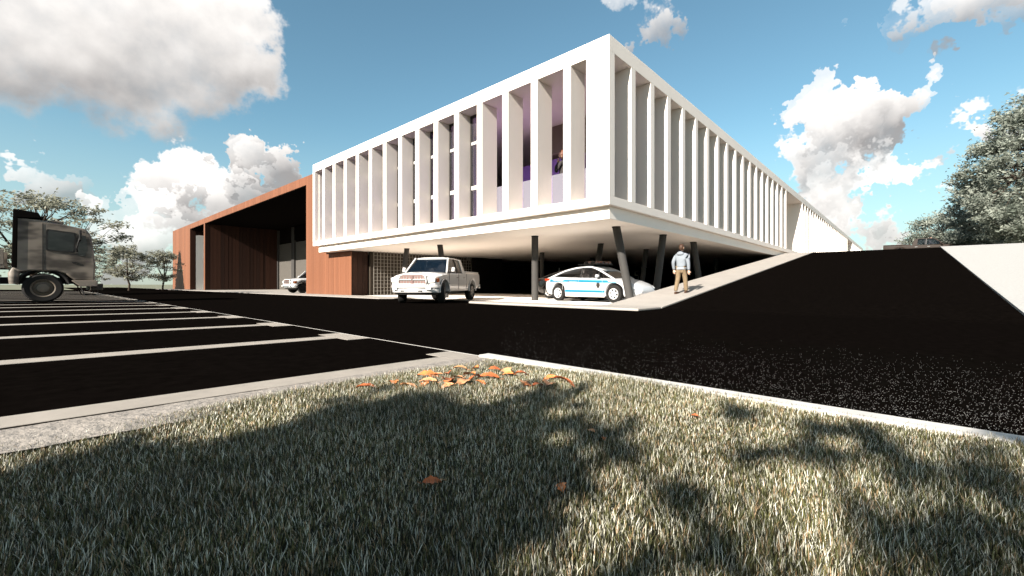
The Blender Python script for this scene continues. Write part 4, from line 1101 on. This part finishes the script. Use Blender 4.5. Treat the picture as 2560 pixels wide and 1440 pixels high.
# ------------------------------------------------------------------ grass, fallen leaves, road grit
def grass():
    rng = np.random.default_rng(2)
    N = 270000
    # denser near the camera, inside the lawn corner
    d = rng.uniform(.75, 5.2, N * 3); a = rng.uniform(-1.35, 1.35, N * 3)
    x = CAM.x + d * (a * RX.x + RX.y); y = CAM.y + d * (-a * RX.y + RX.x)
    keep = (x < XE - .10) & (y < -4.40) & (x > -23)
    # even them out: weight by distance (area grows with d)
    keep &= rng.random(len(d)) < np.clip(.35 + d / 5.0, 0, 1)
    x, y = x[keep][:N], y[keep][:N]
    n = len(x)
    pn = np.sin(x * 2.3 + 1.1 * np.sin(y * 1.7)) * np.sin(y * 2.9 + .8 * np.sin(x * 3.1))
    hgt = rng.uniform(.016, .041, n) * (1 + .28 * pn) * rng.choice([1, 1, 1, 1.3], n)
    wid = rng.uniform(.0007, .0015, n)
    az = rng.uniform(0, 2 * np.pi, n); lean = rng.uniform(.05, .60, n) * hgt
    dx, dy = np.cos(az) * lean, np.sin(az) * lean
    wa = az + np.pi / 2 + rng.normal(0, .5, n); wx, wy = np.cos(wa) * wid, np.sin(wa) * wid
    z0 = .028 + .018 * np.sin(x * 1.9 + y) * np.sin(y * 1.3 - x * .4)
    v = np.empty((n, 7, 3))
    for i, (t, w) in enumerate(((0, 1.0), (.45, .85), (.8, .5))):
        cx, cy, cz = x + dx * t ** 1.8, y + dy * t ** 1.8, z0 + hgt * (t - .12 * t * t)
        v[:, 2 * i] = np.stack([cx - wx * w, cy - wy * w, cz], 1); v[:, 2 * i + 1] = np.stack([cx + wx * w, cy + wy * w, cz], 1)
    v[:, 6] = np.stack([x + dx, y + dy, z0 + hgt * .90], 1)
    base = (np.arange(n) * 7)[:, None]
    tri = np.array([[0, 1, 3], [0, 3, 2], [2, 3, 5], [2, 5, 4], [4, 5, 6]])
    f = (base[:, None, :] + tri[None]).reshape(-1, 3)
    me = np_mesh('grass', v.reshape(-1, 3), f, M_GRASS)
    return tag(link('grass', me), 'short lawn grass in the corner by the road', 'grass', kind='stuff')
def grass_mat():
    m = bpy.data.materials.new('grass_blade'); m.use_nodes = True; g = NG(m.node_tree)
    bs = g.n['Principled BSDF']; out = g.n['Material Output']
    tc = g.new('ShaderNodeTexCoord'); geo = g.new('ShaderNodeNewGeometry')
    rnd = geo.outputs['Random Per Island']
    r2 = g.m('FRACT', g.m('MULTIPLY', rnd, 17.31))
    c1 = g.mix(g.mr(rnd, .45, .52), (.034, .032, .010, 1), (.140, .140, .052, 1))
    c1 = g.mix(g.mr(rnd, .77, .82), c1, (.72, .69, .56, 1))
    c2 = g.mix(g.mr(r2, .88, .90), c1, (.40, .27, .15, 1))
    f = g.mr(g.noise(tc.outputs['Object'], 1.6, 4), .35, .65, .75, 1.2)
    c3 = g.v('SCALE', c2, sc=f)
    g.put(bs.inputs['Base Color'], c3); bs.inputs['Roughness'].default_value = .42; bs.inputs['Specular IOR Level'].default_value = .5
    tr = g.new('ShaderNodeBsdfTranslucent'); g.put(tr.inputs[0], c3)
    mx = g.new('ShaderNodeMixShader'); mx.inputs[0].default_value = .18
    g.l.new(bs.outputs[0], mx.inputs[1]); g.l.new(tr.outputs[0], mx.inputs[2]); g.l.new(mx.outputs[0], out.inputs[0])
    return m
M_GRASS = grass_mat()
grass()

M_FALL = [mat('fallen_leaf_%s' % k, c, .6, .25, var=.2, vscale=30) for k, c in (('orange', (.66, .20, .06)), ('rust', (.46, .12, .04)), ('tan', (.62, .28, .13)))]
def fallen_leaf(m):
    b = MB(); n = 7; v = []; f = []
    for i in range(n + 1):
        t = i / n; w = .036 * math.sin(math.pi * t ** .8) ** .9 * (1 + .25 * math.sin(t * 19)); x = -.07 + .14 * t
        for s in (-1, 0, 1): v.append((x, s * w, .012 * abs(s) + .02 * math.sin(math.pi * t)))
    for i in range(n):
        for k in range(2): a = i * 3 + k; f.append((a, a + 1, a + 4, a + 3))
    b.add(v, f); b.tube([(-.07, 0, .0), (-.105, .006, .008)], [.0022, .0014], 5)
    me = b.mesh('fallen_leaf'); me.materials.append(m)
    for p in me.polygons: p.use_smooth = True
    return me
LM = [fallen_leaf(m) for m in M_FALL]
spots = [(1190, 917), (1122, 932), (1093, 936), (1070, 938), (1078, 952), (1068, 955), (1062, 962), (1114, 950), (1140, 945), (1125, 957), (1186, 944), (1160, 955), (1200, 955), (1222, 942), (1266, 930), (1270, 936), (1304, 934), (1310, 955), (1320, 962), (1345, 963), (1370, 958), (1375, 944), (1410, 956), (1118, 965), (985, 955), (920, 970), (1150, 920), (1175, 935), (1235, 922), (1480, 1068), (1510, 1082), (1080, 1190), (1100, 1185), (1405, 1208), (1735, 1030), (1020, 968)]
rl = random.Random(8)
LONE = {(1480, 1068): 'upper left one of two rusty leaves in the grass right of centre', (1510, 1082): 'lower right one of two rusty leaves in the grass right of centre',
        (1080, 1190): 'left one of two touching leaves low in the grass left of centre', (1100, 1185): 'right one of two touching leaves low in the grass left of centre',
        (1405, 1208): 'single curled leaf lying lowest in the grass near the centre', (1735, 1030): 'single small leaf in the grass nearest the right hand kerb'}
for k, (px, py) in enumerate(spots):
    q = on_z(px, py, .062)
    o = bpy.data.objects.new('fallen_leaf', LM[k % 3]); COL.objects.link(o)
    o.location = (q.x, q.y, .055 + rl.uniform(-.006, .008)); o.rotation_euler = (rl.uniform(-.35, .35), rl.uniform(-.35, .35), rl.uniform(0, 6.3))
    s = rl.uniform(.7, 1.25) * (.42 if py > 1000 else 1.0); o.location.z -= .022 if py > 1000 else .006; o.scale = (s, s, s)
    hue = ('bright orange', 'dark rust', 'pale tan')[k % 3]
    lab = LONE.get((px, py)) or 'dry %s leaf among the scattered leaves at the tip of the lawn' % hue
    tag(o, lab, 'leaf', 'lone leaves in the open grass' if py > 1000 else '%s leaves at the tip of the lawn' % hue)

def grit():
    rng = np.random.default_rng(12); pts = []
    while len(pts) < 6000:
        px = rng.uniform(1250, 2750); py = 780 + 420 * rng.random() ** .85
        top = 790 + (px - 1250) * .085
        if py < top + rng.exponential(40): continue
        q = on_z(px, py)
        if q.x < XE + .03 or q.x > XR - .3: continue
        pts.append((q.x, q.y))
    b_v = []; b_f = []
    for i, (x, y) in enumerate(pts):
        s = rng.uniform(.0008, .0021); a = rng.uniform(0, 6.28)
        o = len(b_v)
        for k in range(3): b_v.append((x + s * math.cos(a + 2.1 * k), y + s * math.sin(a + 2.1 * k), .001))
        b_v.append((x, y, .001 + s * 1.1))
        b_f += [(o, o + 1, o + 3), (o + 1, o + 2, o + 3), (o + 2, o, o + 3)]
    me = np_mesh('grit', np.array(b_v), np.array(b_f), mat('grit_stone', (.36, .35, .335), .6, .3))
    tag(link('grit', me), 'pale grit sprinkled over the black road', 'grit', kind='stuff')
grit()
